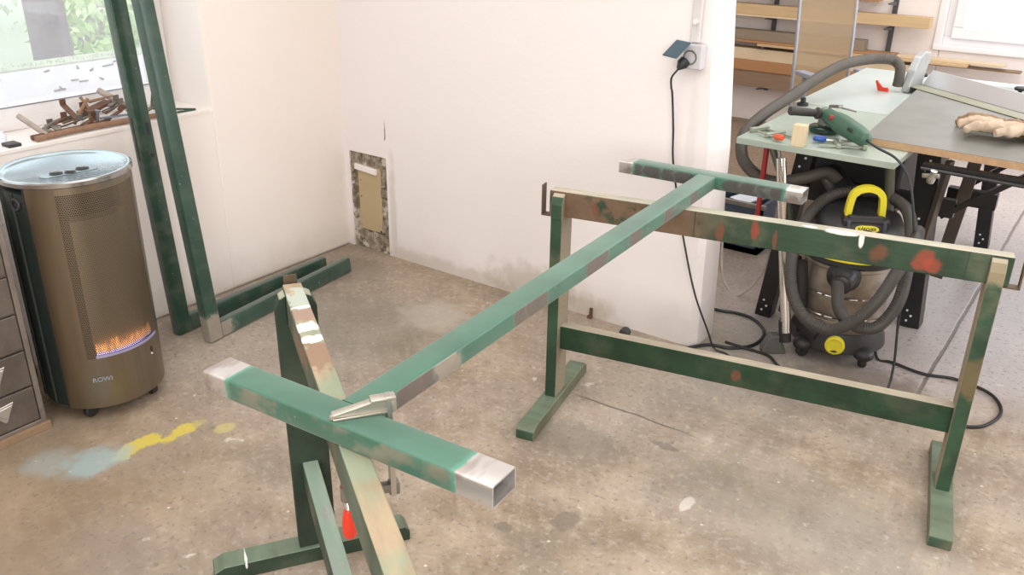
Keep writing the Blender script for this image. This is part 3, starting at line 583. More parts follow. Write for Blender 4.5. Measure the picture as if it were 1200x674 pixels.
# burner strip and flame sheets
def burner(ang0, ang1, r0, z0, z1, r1=None):
    bm = bm_new(); n = 18; q = []
    for k in range(n + 1):
        a = R(ang0 + (ang1 - ang0) * k / n); r = r0; q.append((bm.verts.new((r * math.cos(a), r * math.sin(a), z0)), bm.verts.new((r * math.cos(a), r * math.sin(a), z1))))
    for a, b in zip(q, q[1:]): bm.faces.new((a[0], b[0], b[1], a[1]))
    return bm
o = obj('flame', burner(-31, 9, HR - .012, .243, .345), 'flame', ht); o['kind'] = 'stuff'; o['label'] = 'blue and orange gas flame'
o = obj('flame', burner(9, 39, HR - .012, .243, .345), 'flame', ht); o['kind'] = 'stuff'
bm = bm_new(); shell(bm, -32, 40, .237, .246, HR + .0015, .003); obj('burner_rim', bm, simple('bluish_rim', (.45, .45, .75), .3, .6), hp, True)
bm = bm_new(); shell(bm, A0, A0 + 1.2, .054, .826, HR + .0015, .004, 2); obj('panel_seam', bm, 'heaterblack', hp)
# lid
bm = bm_new(); lathe(bm, [(0, .832), (.172, .832), (.176, .8345), (.181, .839)], seg=96); lathe(bm, [(.181, .839), (.189, .843), (HR, .842), (HR + .0055, .836), (HR + .0055, .829), (HR, .824), (.10, .822)], seg=96)
lid = obj('lid', bm, 'heatertop', ht, True)
bm = bm_new(); lathe(bm, [(HR + .002, .8225), (HR + .0065, .826), (HR + .0065, .8385), (HR + .001, .8425), (HR - .001, .841)], seg=96); obj('lid_rim', bm, 'heaterrim', lid, True)
# control recess with knobs
K0 = Vector((.046, -.012, .8325)); ax = Vector((.14, .99, 0)).normalized(); ay = Vector((-ax.y, ax.x, 0))
bm = bm_new(); poly = []
for s in (1, -1):
    for k in range(13):
        a = R(-90 + 180 * k / 12); poly.append((s * (.065 + .024 * math.cos(a)), s * .024 * math.sin(a)))
prism(bm, poly, K0, ax, ay, (0, 0, .0012)); bmo = obj('control_plate', bm, simple('plate_steel', (.40, .48, .52), .3, .8), lid)
for s, a, rr in ((-.038, .005, .020), (.0, -.009, .017), (.044, .006, .020)):
    c = K0 + ax * s + ay * a; bm = bm_new(); axis_lathe(bm, [(0, .001), (rr, .001), (rr, .0035), (rr * .55, .0035), (rr * .5, .006), (0, .006)], c, (0, 0, 1)); kb = obj('control_knob', bm, 'black', lid, True)
    bm = bm_new(); box(bm, -rr * .8, rr * .8, -.002, .002, 0, .0015); bm.transform(Matrix.Translation(c + Vector((0, 0, .006))) @ Matrix.Rotation(.9, 4, 'Z')); obj('pointer', bm, 'greymetal', kb)
# side grip ring, valve slot, brand lettering
a = R(-79); n_ = Vector((math.cos(a), math.sin(a), 0)); bm = bm_new(); axis_lathe(bm, [(.011, -.004), (.012, .004), (.018, .005), (.021, .002), (.021, -.004)], n_ * (HR - .002) + Vector((0, 0, .768)), n_, 24); axis_lathe(bm, [(0, -.003), (.011, -.003)], n_ * (HR) + Vector((0, 0, .768)), n_); obj('grip_ring', bm, 'black', ht, True)
a = R(26.6); n_ = Vector((math.cos(a), math.sin(a), 0)); t_ = Vector((-n_.y, n_.x, 0)); bm = bm_new(); prism(bm, [(.006 * math.cos(R(k * 30)), .017 * math.sin(R(k * 30))) for k in range(12)], n_ * (HR - .001) + Vector((0, 0, .192)), t_, (0, 0, 1), n_ * .0022); ig = obj('ignition_slot', bm, 'black', ht)
bm = bm_new(); bar(bm, n_ * (HR + .001) + Vector((0, 0, .186)) - t_ * .004, n_ * (HR + .003) + Vector((0, 0, .180)) - t_ * .004, .004, .004); obj('ignition_button', bm, 'white', ig)
an = R(-30); lettering('ROWI', .023, simple('lettering_grey', (.30, .33, .36), .4, .2), hp, (math.cos(an) * (HR + .0018), math.sin(an) * (HR + .0018), .152), (R(90), 0, an + R(90)))
for a in (-52, 36, 128, 220):
    x, y = .155 * math.cos(R(a)), .155 * math.sin(R(a)); bm = bm_new()
    axis_lathe(bm, [(0, -.012), (.020, -.012), (.024, -.008), (.024, .008), (.020, .012), (0, .012)], (x, y, .0245), (math.cos(R(a + 60)), math.sin(R(a + 60)), 0)); bar(bm, (x, y, .03), (x, y, .055), .022, .03); obj('caster', bm, 'rubber', ht, True)

# ================================================================== steel drawer cabinet
CX, CY1 = -2.72, 1.158
cb = thing('drawer_cabinet', 'grey metal drawer cabinet with triangular pulls at the left edge beside the heater', 'cabinet', (CX, CY1, 0))
bm = bm_new(); box(bm, -.33, -.012, -.62, 0, .03, .722, .003); box(bm, -.02, 0, -.018, 0, .028, .722, .002); box(bm, -.02, 0, -.62, -.602, .028, .722, .002); box(bm, -.335, .003, -.623, .003, .718, .730, .002); box(bm, -.02, 0, -.60, -.018, .028, .040, .002); obj('carcass', bm, 'cabframe', cb)
zs = [.042, .170, .300, .428, .556, .712]
M['pull'] = simple('worn_aluminium_pull', (.55, .52, .48), .35, .8, .2, 40)
for i in range(5):
    bm = bm_new(); box(bm, -.014, .001, -.598, -.021, zs[i] + .003, zs[i + 1] - .003, .003); d = obj('drawer', bm, 'drawer', cb)
    for yc in (-.125, -.47):
        zc = zs[i] + .075; bm = bm_new(); prism(bm, [(-.052, .018), (.034, .028), (.030, .022), (.004, -.034), (-.004, -.036)], (.002, yc, zc), (0, 1, 0), (0, 0, 1), (.006, 0, 0), .0015)
        prism(bm, [(-.04, .014), (.026, .021), (0, -.022)], (.008, yc, zc), (0, 1, 0), (0, 0, 1), (.004, 0, 0), .0015); obj('pull', bm, 'pull', d)
bm = bm_new(); box(bm, -.34, .012, -.66, .006, 0, .028, .002); tag(obj('base_plank', bm, 'brownwood', origin=None), 'brown wooden plank under the grey drawer cabinet', 'plank')
bpk = [o for o in COL.objects if o.name == 'base_plank'][0]; bpk.location += Vector((CX, CY1, 0))
bm = bm_new(); bar(bm, (-3.085, 1.235, 0), (-3.12, 1.23, 1.25), .16, .022, (1, .1, 0)); bm2 = tag(obj('brown_board', bm, 'darkboard'), 'dark brown upright board behind the heater at the left edge of the picture', 'board')

# ================================================================== frames leaning by the window
leanm = m_tube('leaning_paint', green=(.014, .048, .032), mottled=.10, rough=.30, sides=[((0, .03, .045), (.09, .075, .05), (.20, .17, .14))])
leanm2 = m_tube('leaning_paint_dull', green=(.014, .045, .028), mottled=.2, rough=.3)
def lean_frame(label, O, L, mat, lean, slots=False, Lup=2.2, rot=0.):
    t = thing('leaning_frame', label, 'metal frame', (O[0], O[1], 0.0), rot, None)
    s, c = math.sin(lean), math.cos(lean); up = Vector((-s, 0, c)); sd = Vector((c, 0, s)); off = sd * .0215 + Vector((0, 0, .0))
    bm = bm_new(); o_ = up * .0325 + sd * 0; box_section(bm, (0, .065, 0), (0, L, 0), .043, .065); bm.transform(Matrix(((c, 0, -s, o_.x), (0, 1, 0, 0), (s, 0, c, o_.z + .003), (0, 0, 0, 1)))); obj('foot_bar', bm, mat, t, True)
    bm = bm_new(); box_section(bm, Vector((0, .0325, .003)), Vector((0, .0325, .003)) + up * Lup, .065, .043, up=sd); obj('upright', bm, mat, t, True)
    if slots:
        for k, (dz, dy, h, r) in enumerate(((.835, .045, .05, .006), (.735, .043, .018, .008), (.80, -.0005, .16, .004))):
            if dy > 0:
                p = Vector((0, dy, .003)) + up * dz + sd * .0216; bm = bm_new()
                prism(bm, [(r * math.cos(R(30 * q)), (h / 2 - r) * (1 if q < 6 else -1) + r * math.sin(R(30 * q))) for q in range(12)], p, (0, 1, 0), up, sd * .0012)
                obj('bolt_slot', bm, 'black', t)
            else:
                p = Vector((0, -.001, .003)) + up * dz; bm = bm_new(); bar(bm, p - up * h / 2, p + up * h / 2, .008, .0014, (0, 1, 0)); obj('bolt_slot', bm, 'black', t)
    return t
lean_frame('front green steel frame leaning by the window, with a sanded bare steel corner', (-2.806, 1.86), .874, leanm, .098, rot=R(6.0))
lean_frame('rear green steel frame with bolt slots leaning right against the window wall', (-2.965, 1.826), .842, leanm2, .078, True, rot=R(2.0))

# ================================================================== scrap on the window sill
def item(name, bm, mat, label, cat, group=None, smooth=True): return tag(obj(name, bm, mat, smooth=smooth), label, cat, group)
SZ2 = SZ + .001
def sill(x, y, z=0): return Vector((x, y, SZ2 + z))
bm = bm_new(); tube(bm, crv([sill(-3.172, 1.53, .012), sill(-3.18, 1.7, .016), sill(-3.175, 1.86, .014), sill(-3.165, 2.1, .012)], 5), .011, 8, .9); item('rebar_rod', bm, 'rusty_light', 'long rusty brown rod along the front edge of the window sill', 'rod')
bm = bm_new(); tube(bm, [sill(-3.20, 1.53, .012), sill(-3.205, 1.60, .012), sill(-3.21, 1.84, .015)], .010, 8); item('iron_strap', bm, 'rust', 'dark rusty rod lying just behind the long front rod', 'rod')
bm = bm_new(); tube(bm, [sill(-3.30, 1.545, .075), sill(-3.20, 1.585, .012)], .010, 10); item('conduit_tube', bm, 'zincrod', 'pale grey tube sloping up to the left at the end of the scrap pile', 'tube')
bm = bm_new(); tube(bm, [sill(-3.36, 1.90, .105), sill(-3.21, 1.975, .018)], .013, 10); item('conduit_tube', bm, 'zincrod', 'thick pale tube lying sloped on top of the scrap pile', 'tube')
bm = bm_new(); tube(bm, crv([sill(-3.25, 1.60, .02), sill(-3.28, 1.68, .035), sill(-3.27, 1.80, .045)], 4), .009, 8); tube(bm, [sill(-3.25, 1.60, .02), sill(-3.23, 1.62, .008)], .010, 8); item('pipe_wrench', bm, 'iron', 'dark iron wrench handle at the left of the scrap pile', 'tool')
bm = bm_new(); bar(bm, sill(-3.29, 1.80, .045), sill(-3.30, 1.90, .07), .05, .012, bev=.002); item('iron_plate', bm, 'rust', 'flat rusty plate tilted in the middle of the scrap', 'plate')
bm = bm_new(); tube(bm, crv([sill(-3.25, 1.72, .02), sill(-3.26, 1.76, .06), sill(-3.27, 1.80, .10)], 4), .007, 8); tube(bm, crv([sill(-3.24, 1.78, .03), sill(-3.26, 1.79, .07), sill(-3.275, 1.775, .11)], 4), .006, 8); item('rusty_pincers', bm, 'rusty_light', 'rusty pincers with open handles standing up in the scrap', 'tool')
bm = bm_new(); axis_lathe(bm, [(0, -.03), (.006, -.03), (.006, .01), (.011, .01), (.011, .018), (0, .018)], sill(-3.22, 1.80, .045), (.1, .15, 1), 8); item('bolt', bm, 'bluegrey', 'blue grey steel bolt standing upright in the scrap', 'bolt')
bm = bm_new(); bar(bm, sill(-3.205, 1.80, .034), sill(-3.20, 1.93, .028), .012, .006); item('steel_strip', bm, 'bluegrey', 'bright blue grey steel strip in the front of the scrap', 'strip')
names = [('hinge', 'rust', 'rusty hinge leaf'), ('bracket', 'iron', 'small dark iron bracket'), ('spike', 'rusty_light', 'brown rusty spike')]
places = ['near the left end of the scrap pile', 'beneath the sloping thick tube', 'in the middle behind the front rods', 'close to the green frames', 'high on the heap', 'at the bend of the wrench']
rr = random.Random(11)
for i, (y, x, h) in enumerate([(1.655, -3.27, .0), (1.88, -3.25, .03), (1.74, -3.30, .0), (1.97, -3.255, .0), (1.70, -3.235, .0), (1.92, -3.31, .0), (1.76, -3.215, .01), (2.0, -3.30, .0), (1.67, -3.31, .0), (1.86, -3.215, .005), (1.83, -3.33, .0), (1.99, -3.22, .0), (1.72, -3.26, .03), (1.90, -3.27, .05), (1.80, -3.31, .03), (1.95, -3.24, .03), (1.64, -3.24, .01), (1.87, -3.30, .06), (1.78, -3.25, .05), (2.03, -3.25, .0)]):
    nm, mt, lb = names[i % 3]; bm = bm_new(); a = rr.uniform(0, 3.1); L = rr.uniform(.05, .1); d = Vector((math.cos(a), math.sin(a), rr.uniform(.05, .5))) * L / 2; c = sill(x, y, h + .012 + d.z)
    if i % 3 == 2: tube(bm, [c - d, c, c + d], [.006, .005, .002], 8)
    else: bar(bm, c - d, c + d, .022, .006, bev=.001); bar(bm, c + d, c + d + Vector((0, 0, .02)), .022, .006, (1, 0, 0))
    item(nm, bm, mt, lb + ' ' + places[i // 4], 'scrap metal', 'loose rusty scrap pieces on the window sill')
bm = bm_new(); box(bm, -3.22, -3.165, 1.43, 1.475, SZ2, SZ2 + .012, .003); item('small_black_box', bm, 'black', 'small dark flat piece on the sill at the left end', 'scrap')
bm = bm_new(); lathe(bm, [(0, 0), (.018, 0), (.02, .02), (.012, .03), (.012, .035), (0, .035)], sill(-3.28, 1.46), 16); item('glass_jar', bm, 'paper', 'tiny clear jar on the sill behind the dark piece', 'jar')
# green wire bracket at the right end of the sill
bm = bm_new()
for a_, b_ in (((-3.30, 2.08, .01), (-3.175, 2.20, .005)), ((-3.175, 2.20, .005), (-3.19, 2.06, .004)), ((-3.30, 2.08, .01), (-3.29, 2.09, .09)), ((-3.25, 2.15, .008), (-3.26, 2.15, .05)), ((-3.26, 2.15, .05), (-3.27, 2.07, .05)), ((-3.2, 2.1, .005), (-3.26, 2.15, .03))):
    tube(bm, [sill(*a_), sill(*b_)], .004, 8)
item('wire_bracket', bm, simple('dark_green_wire', (.05, .09, .07), .4, .3), 'dark green bent wire bracket in the right corner of the window sill', 'bracket')

# ================================================================== socket, conduit, plug and cables
sk = thing('wall_socket', 'grey surface socket with raised blue grey flap on the white back wall', 'socket', (-1.335, YB, 1.10))
bm = bm_new(); box(bm, -.028, .042, -.045, -.001, 0, .088, .006); obj('housing', bm, simple('pale_grey_plastic', (.60, .59, .62), .4), sk)
bm = bm_new(); bar(bm, (-.026, -.050, .096), (-.052, -.105, .046), .078, .005, (0, 0, 1), .002); obj('flap', bm, 'flap', sk)
bm = bm_new(); axis_lathe(bm, [(.021, 0), (.021, -.0025), (.026, -.0025), (.026, 0)], (.0, -.045, .042), (0, 1, 0), 24); obj('socket_ring', bm, 'greymetal', sk)
bm = bm_new(); box(bm, -1.352, -1.318, YB - .022, YB - .0005, 1.19, 2.66, .004); cdt = tag(obj('conduit', bm, simple('grey_white_duct', (.66, .64, .64), .45), origin=(-1.335, YB, 1.19)), 'narrow pale duct running up the wall above the socket', 'conduit')
bm = bm_new(); axis_lathe(bm, [(0, 0), (.009, 0), (.009, .012), (0, .012)], (0, -.034, .072), (0, 1, 0), 14); obj('screw_cap', bm, 'frame_white', cdt)
cab = thing('power_cable', 'thin dark cable hanging from the wall socket down to the floor', 'cable', (-1.335, YB - .06, 0)); oc = Vector((-1.335, YB - .06, 0))
bm = bm_new(); axis_lathe(bm, [(0, 0), (.020, 0), (.021, .018), (.012, .032), (.007, .04), (0, .04)], Vector((-1.350, 2.952, 1.130)) - oc, (-.3, -.6, -.6), 18); obj('plug', bm, 'cable', cab, True)
bm = bm_new(); tube(bm, crv(rel([(-1.366, 2.930, 1.100), (-1.385, 2.925, 1.07), (-1.395, 2.95, 1.03), (-1.398, 2.97, 1.003), (-1.387, 2.98, .877), (-1.375, 2.98, .749), (-1.333, 2.98, .572), (-1.294, 2.97, .445), (-1.225, 2.955, .26), (-1.17, 3.0, .09), (-1.15, 3.03, .012), (-1.094, 3.025, .006), (-1.05, 2.99, .006)], oc), 8), .0037, 8); obj('cord', bm, 'cable', cab, True)
bm = bm_new(); tube(bm, crv([(-1.33, 2.90, .007), (-1.255, 2.955, .007), (-1.184, 3.052, .007), (-1.10, 3.079, .007), (-1.039, 3.153, .007), (-1.03, 3.25, .007), (-1.061, 3.330, .007), (-1.136, 3.397, .007), (-1.216, 3.405, .007), (-1.30, 3.385, .007), (-1.50, 3.40, .007)], 8), .0068, 8)
item('extension_cable', bm, 'cable', 'black cable looped on the floor beside the wall end', 'cable')
bm = bm_new(); tube(bm, crv([(-1.13, 3.10, .016), (-1.10, 3.095, .018), (-1.025, 3.117, .006), (-.952, 3.110, .006), (-.90, 3.06, .005), (-.84, 3.02, .005)], 6), .006, 8)
item('extension_cable', bm, 'rubber', 'short black cable end running from the loop to the suction tube foot', 'cable')
bm = bm_new(); tube(bm, crv([(-.70, 3.36, .30), (-.64, 3.40, .1), (-.60, 3.35, .007), (-.541, 3.349, .007), (-.425, 3.326, .007), (-.31, 3.356, .007), (-.186, 3.315, .007), (-.134, 3.2, .007), (-.161, 3.076, .007), (-.219, 3.02, .007), (-.33, 2.99, .007), (-.42, 3.0, .007)], 8), .006, 8)
item('vacuum_cable', bm, 'rubber', 'black cable sweeping across the floor right of the vacuum cleaner', 'cable')
bm = bm_new(); tube(bm, crv([(-1.60, 4.1, .35), (-1.52, 3.95, .1), (-1.471, 3.857, .01), (-1.370, 3.672, .005), (-1.276, 3.598, .005), (-1.20, 3.66, .12), (-1.17, 3.62, .3), (-1.15, 3.6, .55)], 8), .006, 8)
item('pale_cable', bm, 'white_cable', 'pale grey cable curving over the floor behind the wall end', 'cable')
bm = bm_new(); axis_lathe(bm, [(0, 0), (.021, 0), (.022, .012), (.020, .026), (.012, .034), (0, .035)], (-1.490, 2.900, .022), (.1, 1, .35), 20); item('rubber_foot', bm, simple('dark_grey_rubber', (.05, .055, .055), .5), 'small dark round rubber plug lying at the foot of the back wall', 'plug')
for (x, lab) in ((-1.70, 'small rusty bracket sticking out at the base of the back wall, right of the post'), (-1.93, 'tiny rusty stub at the wall base left of the trestle post')):
    bm = bm_new(); box(bm, x - .008, x + .006, YB - .012, YB, .0, .045, .003); box(bm, x - .012, x + .010, YB - .022, YB - .008, 0, .012, .003); item('wall_stub', bm, 'rust', lab, 'bracket')
bm = bm_new(); prism(bm, [(-.004, 0), (.004, .01), (.005, .045), (.001, .10), (-.002, .04)], (-2.875, YB - .001, .585), (1, 0, 0), (0, 0, 1), (0, .002, 0)); struct('trim_5', bm, 'niche')

# ================================================================== table saw
sw = thing('table_saw', 'table saw with pale green steel top on splayed dark legs, behind the vacuum cleaner', 'table saw', (-.98, 4.1, 0)); so = Vector((-.98, 4.1, 0))
def sb(x0, x1, y0, y1, z0, z1, bev=0, bm=None): bm = bm or bm_new(); return box(bm, x0 - so.x, x1 - so.x, y0 - so.y, y1 - so.y, z0, z1, bev)
bm = sb(-1.262, -.662, 3.30, 4.095, .775, .800, .002); obj('front_table', bm, 'sawtop', sw)
bm = sb(-1.31, .30, 4.105, 5.28, .775, .800, .002); obj('rear_table', bm, 'sawtop_far', sw)
bm = sb(-1.12, -.72, 3.75, 4.9, .46, .775, .01); obj('motor_housing', bm, 'black', sw)
bm = bm_new(); tube(bm, crv(rel([(-.98, 3.70, .60), (-.90, 3.55, .60), (-.86, 3.5, .58)], so), 5), .05, 14); obj('dust_port', bm, 'black', sw, True)
def leg(p, q, w_=.065): 
    bm = bm_new(); bar(bm, Vector(p) - so, Vector(q) - so, w_, .004, (0, 1, 0)); d = (Vector(q) - Vector(p)).normalized(); s = Vector((0, 1, 0)).cross(d).normalized()
    bar(bm, Vector(p) - so + s * w_ / 2 + Vector((0, w_ / 2, 0)), Vector(q) - so + s * w_ / 2 + Vector((0, w_ / 2, 0)), .004, w_, (0, 1, 0)); o = obj('leg', bm, 'blacksteel', sw)
    for t in (.04, .07, .10, .62, .88, .93): 
        bm = bm_new(); c = Vector(p).lerp(Vector(q), t) - so + Vector((0, -.0025, 0)) + s * (.008 if int(t * 100) % 2 else -.008); axis_lathe(bm, [(0, -.001), (.005, -.001), (.005, .001), (0, .001)], c, (0, 1, 0), 10); obj('hole_disc', bm, 'paper', o)  # pale disc added to stand for a hole through the perforated leg
leg((-.575, 3.73, 0), (-.632, 3.73, .775), .085); leg((-1.115, 3.46, 0), (-1.03, 3.46, .775)); leg((-1.15, 4.95, 0), (-1.08, 4.9, .775)); leg((-.50, 4.95, 0), (-.56, 4.9, .775))
bm = sb(-1.10, -.50, 3.74, 3.775, .50, .575, .002); obj('cross_brace', bm, 'blacksteel', sw)
bm = bm_new(); bar(bm, Vector((-.545, 3.76, .50)) - so, Vector((-.22, 3.76, .765)) - so, .02, .045, (0, 1, 0)); obj('diagonal_strut', bm, 'blacksteel', sw); bm = bm_new(); bar(bm, Vector((-.60, 4.25, .45)) - so, Vector((-.28, 4.25, .735)) - so, .02, .045, (0, 1, 0)); obj('diagonal_strut', bm, 'blacksteel', sw)
bm = sb(-.64, -.42, 3.78, 3.83, .30, .335, .002); obj('side_brace', bm, 'blacksteel', sw); bm = sb(-.60, -.40, 4.16, 4.21, .44, .51, .002); obj('side_brace', bm, 'blacksteel', sw)
bm = bm_new(); bar(bm, Vector((-.545, 3.70, .74)) - so, Vector((-.585, 3.72, .30)) - so, .03, .02); M['brownsteel'] = simple('brown_steel', (.12, .10, .085), .4, .5); obj('inner_leg', bm, 'brownsteel', sw); bm = bm_new(); bar(bm, Vector((-.49, 4.0, .74)) - so, Vector((-.545, 4.0, .15)) - so, .05, .02, (0, 1, 0)); obj('inner_leg', bm, 'brownsteel', sw)
bm = bm_new(); bar(bm, Vector((-.60, 3.47, .765)) - so, Vector((.3, 3.47, .765)) - so, .035, .022); tube(bm, rel([(-.60, 3.44, .76), (.3, 3.44, .745)], so), .006, 8); obj('guide_rail', bm, 'blacksteel', sw)
bm = bm_new(); axis_lathe(bm, [(0, 0), (.014, 0), (.016, .02), (.010, .03), (.012, .05), (0, .052)], Vector((-.56, 3.44, .715)) - so, (.2, -.3, 1), 14); bar(bm, Vector((-.59, 3.44, .735)) - so, Vector((-.53, 3.43, .745)) - so, .012, .018, bev=.003); obj('locking_knob', bm, 'steel', sw, True)
bm = bm_new(); tube(bm, rel([(-1.14, 3.36, .775), (-1.07, 3.37, .62), (-1.02, 3.39, .45)], so), .014, 8); M['dulltube'] = simple('dull_green_tube', (.11, .115, .09), .4, .4); obj('support_tube', bm, 'dulltube', sw, True); bm = bm_new(); tube(bm, rel([(-.70, 3.40, .775), (-.665, 3.42, .50), (-.655, 3.42, .2)], so), .018, 10); obj('support_tube', bm, 'dulltube', sw, True)
# blade guard
bm = bm_new(); gp = [(-.11, .0), (-.11, .03), (-.075, .10), (-.03, .165), (.035, .185), (.095, .175), (.11, .13), (.075, .12), (.05, .06), (.06, .0)]
prism(bm, gp, Vector((-.955, 4.76, .803)) - so, (.16, .98, 0), (0, 0, 1), (.036, -.006, 0), .006); obj('blade_guard', bm, simple('grey_guard', (.42, .44, .44), .3, .4), sw)
bm = bm_new(); prism(bm, [(0, 0), (.055, 0), (.05, .02), (.02, .016), (-.01, .05), (-.018, .045)], Vector((-1.075, 4.62, .803)) - so, (1, -.2, 0), (0, 0, 1), (0, .012, 0), .002); obj('push_handle', bm, 'red', sw)['label'] = 'red plastic handle'
bm = bm_new(); axis_lathe(bm, [(0, 0), (.026, 0), (.026, .012), (.012, .016), (.012, .035), (0, .035)], Vector((-1.255, 4.05, .80)) - so, (0, 0, 1), 12); obj('screw_knob', bm, 'black', sw, True)
def cyl_h(pts, r, name, label, mat, cat='hose'): 
    bm = bm_new(); ribbed(bm, pts, r); return item(name, bm, mat, label, cat)
cyl_h([(-.995, 4.66, .83), (-.992, 4.655, .88), (-1.000, 4.655, .925), (-1.040, 4.650, .952), (-1.112, 4.58, .957), (-1.188, 4.4, .948), (-1.24, 4.2, .91), (-1.285, 3.95, .85), (-1.325, 3.75, .80), (-1.345, 3.6, .74), (-1.30, 3.49, .671), (-1.222, 3.45, .622), (-1.133, 3.42, .613), (-1.025, 3.45, .64), (-.95, 3.5, .665), (-.90, 3.54, .62)], .0255, 'suction_hose', 'long grey brown ribbed hose arching from the blade guard over the saw table', 'hose')
# laminated board, fence and what lies on top
bm = bm_new(); poly = [(-.835, 3.505), (.55, 3.42), (.55, 5.12), (-.915, 4.95)]
bd = thing('laminated_board', 'large grey laminated chipboard with raw brown edge lying on the saw table', 'board', (-.3, 4.2, .8))
bm = bm_new(); prism(bm, [(a + .3, b - 4.2) for a, b in poly], (0, 0, .001), (1, 0, 0), (0, 1, 0), (0, 0, .026)); obj('chipboard_core', bm, 'chip', bd)
bm = bm_new(); prism(bm, [(a + .3, b - 4.2) for a, b in poly], (0, 0, .027), (1, 0, 0), (0, 1, 0), (0, 0, .0015)); obj('laminate_surface', bm, 'laminate', bd)
fe = thing('rip_fence', 'bright aluminium rip fence lying across the grey board', 'fence', (-.904, 4.777, .83)); A = Vector((0, 0, 0)); Bv = Vector((.60, -.49, 0))
bm = bm_new(); prism(bm, [(0, .0), (.025, .0), (.050, .068), (.044, .068)], (0, 0, 0), Bv.normalized().cross(Vector((0, 0, -1))) * 1, (0, 0, 1), Bv); obj('fence_face', bm, 'alu', fe)
bm = bm_new(); bar(bm, (-.035, -.055, .0015), Vector((-.035, -.055, .0015)) + Bv, .085, .002); obj('fence_reflection', bm, 'olive', fe)['label'] = 'olive foot strip'  # thin strip laid on the board as the painted reflection of the fence
for q, lb in (((-.930, 4.86, .83), 'black knob at the left end of the fence'), ((-.475, 4.78, .83), 'black star knob behind the fence at the right edge')):
    bm = bm_new(); axis_lathe(bm, [(0, 0), (.008, 0), (.008, .02), (.016, .024), (.026, .026), (.028, .036), (.02, .042), (0, .042)], q, (0, 0, 1), 10); item('star_knob', bm, 'black', lb, 'knob')

# angle grinder
gr = thing('angle_grinder', 'green angle grinder with black side handle resting on the saw table', 'angle grinder', (-1.03, 3.62, .80)); go = Vector((-1.03, 3.62, .80))
hd, tl = Vector((-1.022, 3.615, .870)) - go, Vector((-.782, 3.345, .855)) - go; ax_ = (tl - hd).normalized(); Lg = (tl - hd).length
bm = bm_new(); axis_lathe(bm, [(0, -.01), (.022, -.006), (.029, .03), (.030, .07), (.036, .10), (.039, .15), (.036, Lg - .09), (.032, Lg - .04), (.022, Lg - .008), (.01, Lg), (0, Lg)], hd, ax_, 28); obj('motor_body', bm, 'bosch', gr, True)
bm = bm_new(); sphere(bm, hd + Vector((0, 0, .0)), .033, (1, 1, .85)); axis_lathe(bm, [(0, -.045), (.026, -.045), (.026, 0), (0, 0)], hd, (0, 0, 1)); obj('gear_head', bm, simple('cast_head', (.20, .22, .19), .4, .5), gr, True)
bm = bm_new(); lathe(bm, [(0, -.064), (.058, -.064), (.064, -.060), (.064, -.046), (.058, -.042), (0, -.042)], hd + Vector((.012, -.02, 0)), 28); obj('disc_guard', bm, simple('dark_green_guard', (.02, .045, .035), .25, .3), gr, True)
bm = bm_new(); hs = Vector((-1.132, 3.500, .888)) - go; d_ = (hs - hd).normalized(); Lh = (hs - hd).length; axis_lathe(bm, [(0, .025), (.012, .025), (.024, .034), (.024, .040), (.015, .046), (.0165, .08), (.0175, Lh - .02), (.019, Lh - .008), (.016, Lh), (0, Lh)], hd, d_, 20); obj('side_handle', bm, simple('grey_black_grip', (.045, .042, .038), .6), gr, True)
bm = bm_new()
for k in range(4): p = hd + ax_ * (Lg - .095 + .012 * k) + Vector((-.026, -.026, .010)); bar(bm, p, p + Vector((.004, 0, .014)), .003, .003)
obj('cooling_slots', bm, 'black', gr)
bm = bm_new(); sphere(bm, hd + ax_ * .12 + Vector((-.022, -.024, .018)), .011, (1, 1, 1)); obj('red_switch', bm, 'red_dull', gr, True)
bm = bm_new(); bar(bm, hd + Vector((.01, .02, .03)), hd + Vector((.06, -.02, .042)), .022, .012, bev=.003); tube(bm, [hd + Vector((.03, .03, .03)), hd + Vector((.11, .03, .02))], .004, 8); obj('guard_lever', bm, 'greymetal', gr)
bm = bm_new(); tube(bm, crv(rel([(-.790, 3.352, .855), (-.735, 3.30, .845), (-.650, 3.255, .825), (-.590, 3.225, .765), (-.545, 3.2, .631), (-.527, 3.2, .506), (-.529, 3.19, .372), (-.522, 3.18, .244), (-.503, 3.15, .1), (-.50, 3.10, .012), (-.52, 3.0, .006)], go), 8), .0048, 8); obj('cord', bm, 'cable', gr, True)
bm = bm_new(); bar(bm, (-1.022, 3.318, .8006), (-1.022, 3.318, .882), .048, .04, (0, 1, 0), .002); item('wood_block', bm, 'block', 'pale wooden block standing under the grinder handle', 'block', smooth=False)
def mini_clamp(label, P, ang, hm):
    t = thing('small_clamp', label, 'clamp', (P[0], P[1], .801), ang); g = 'clampgreen'
    bm = bm_new(); box(bm, 0, .17, -.006, .006, .004, .010, .001); obj('guide_bar', bm, g, t)
    bm = bm_new(); box(bm, -.004, .014, -.08, .012, 0, .018, .003); obj('fixed_jaw', bm, g, t)
    bm = bm_new(); box(bm, .09, .108, -.085, .012, 0, .018, .003); obj('sliding_jaw', bm, g, t)
    bm = bm_new(); tube(bm, [(.04, -.072, .010), (.14, -.072, .010)], .0045, 8); obj('spindle', bm, 'steel', t)
    bm = bm_new(); axis_lathe(bm, [(0, 0), (.008, 0), (.012, .01), (.012, .04), (.008, .048), (0, .048)], (.135, -.072, .012), (1, 0, .1), 14); obj('handle', bm, hm, t, True)
mini_clamp('small green grey clamp with orange red handle at the front left of the saw table', (-1.215, 3.48), R(-28), simple('orange_red', (.75, .12, .05), .4))
mini_clamp('small green grey clamp with blue handle right of the wooden block', (-.80, 3.42), R(205), 'blue')
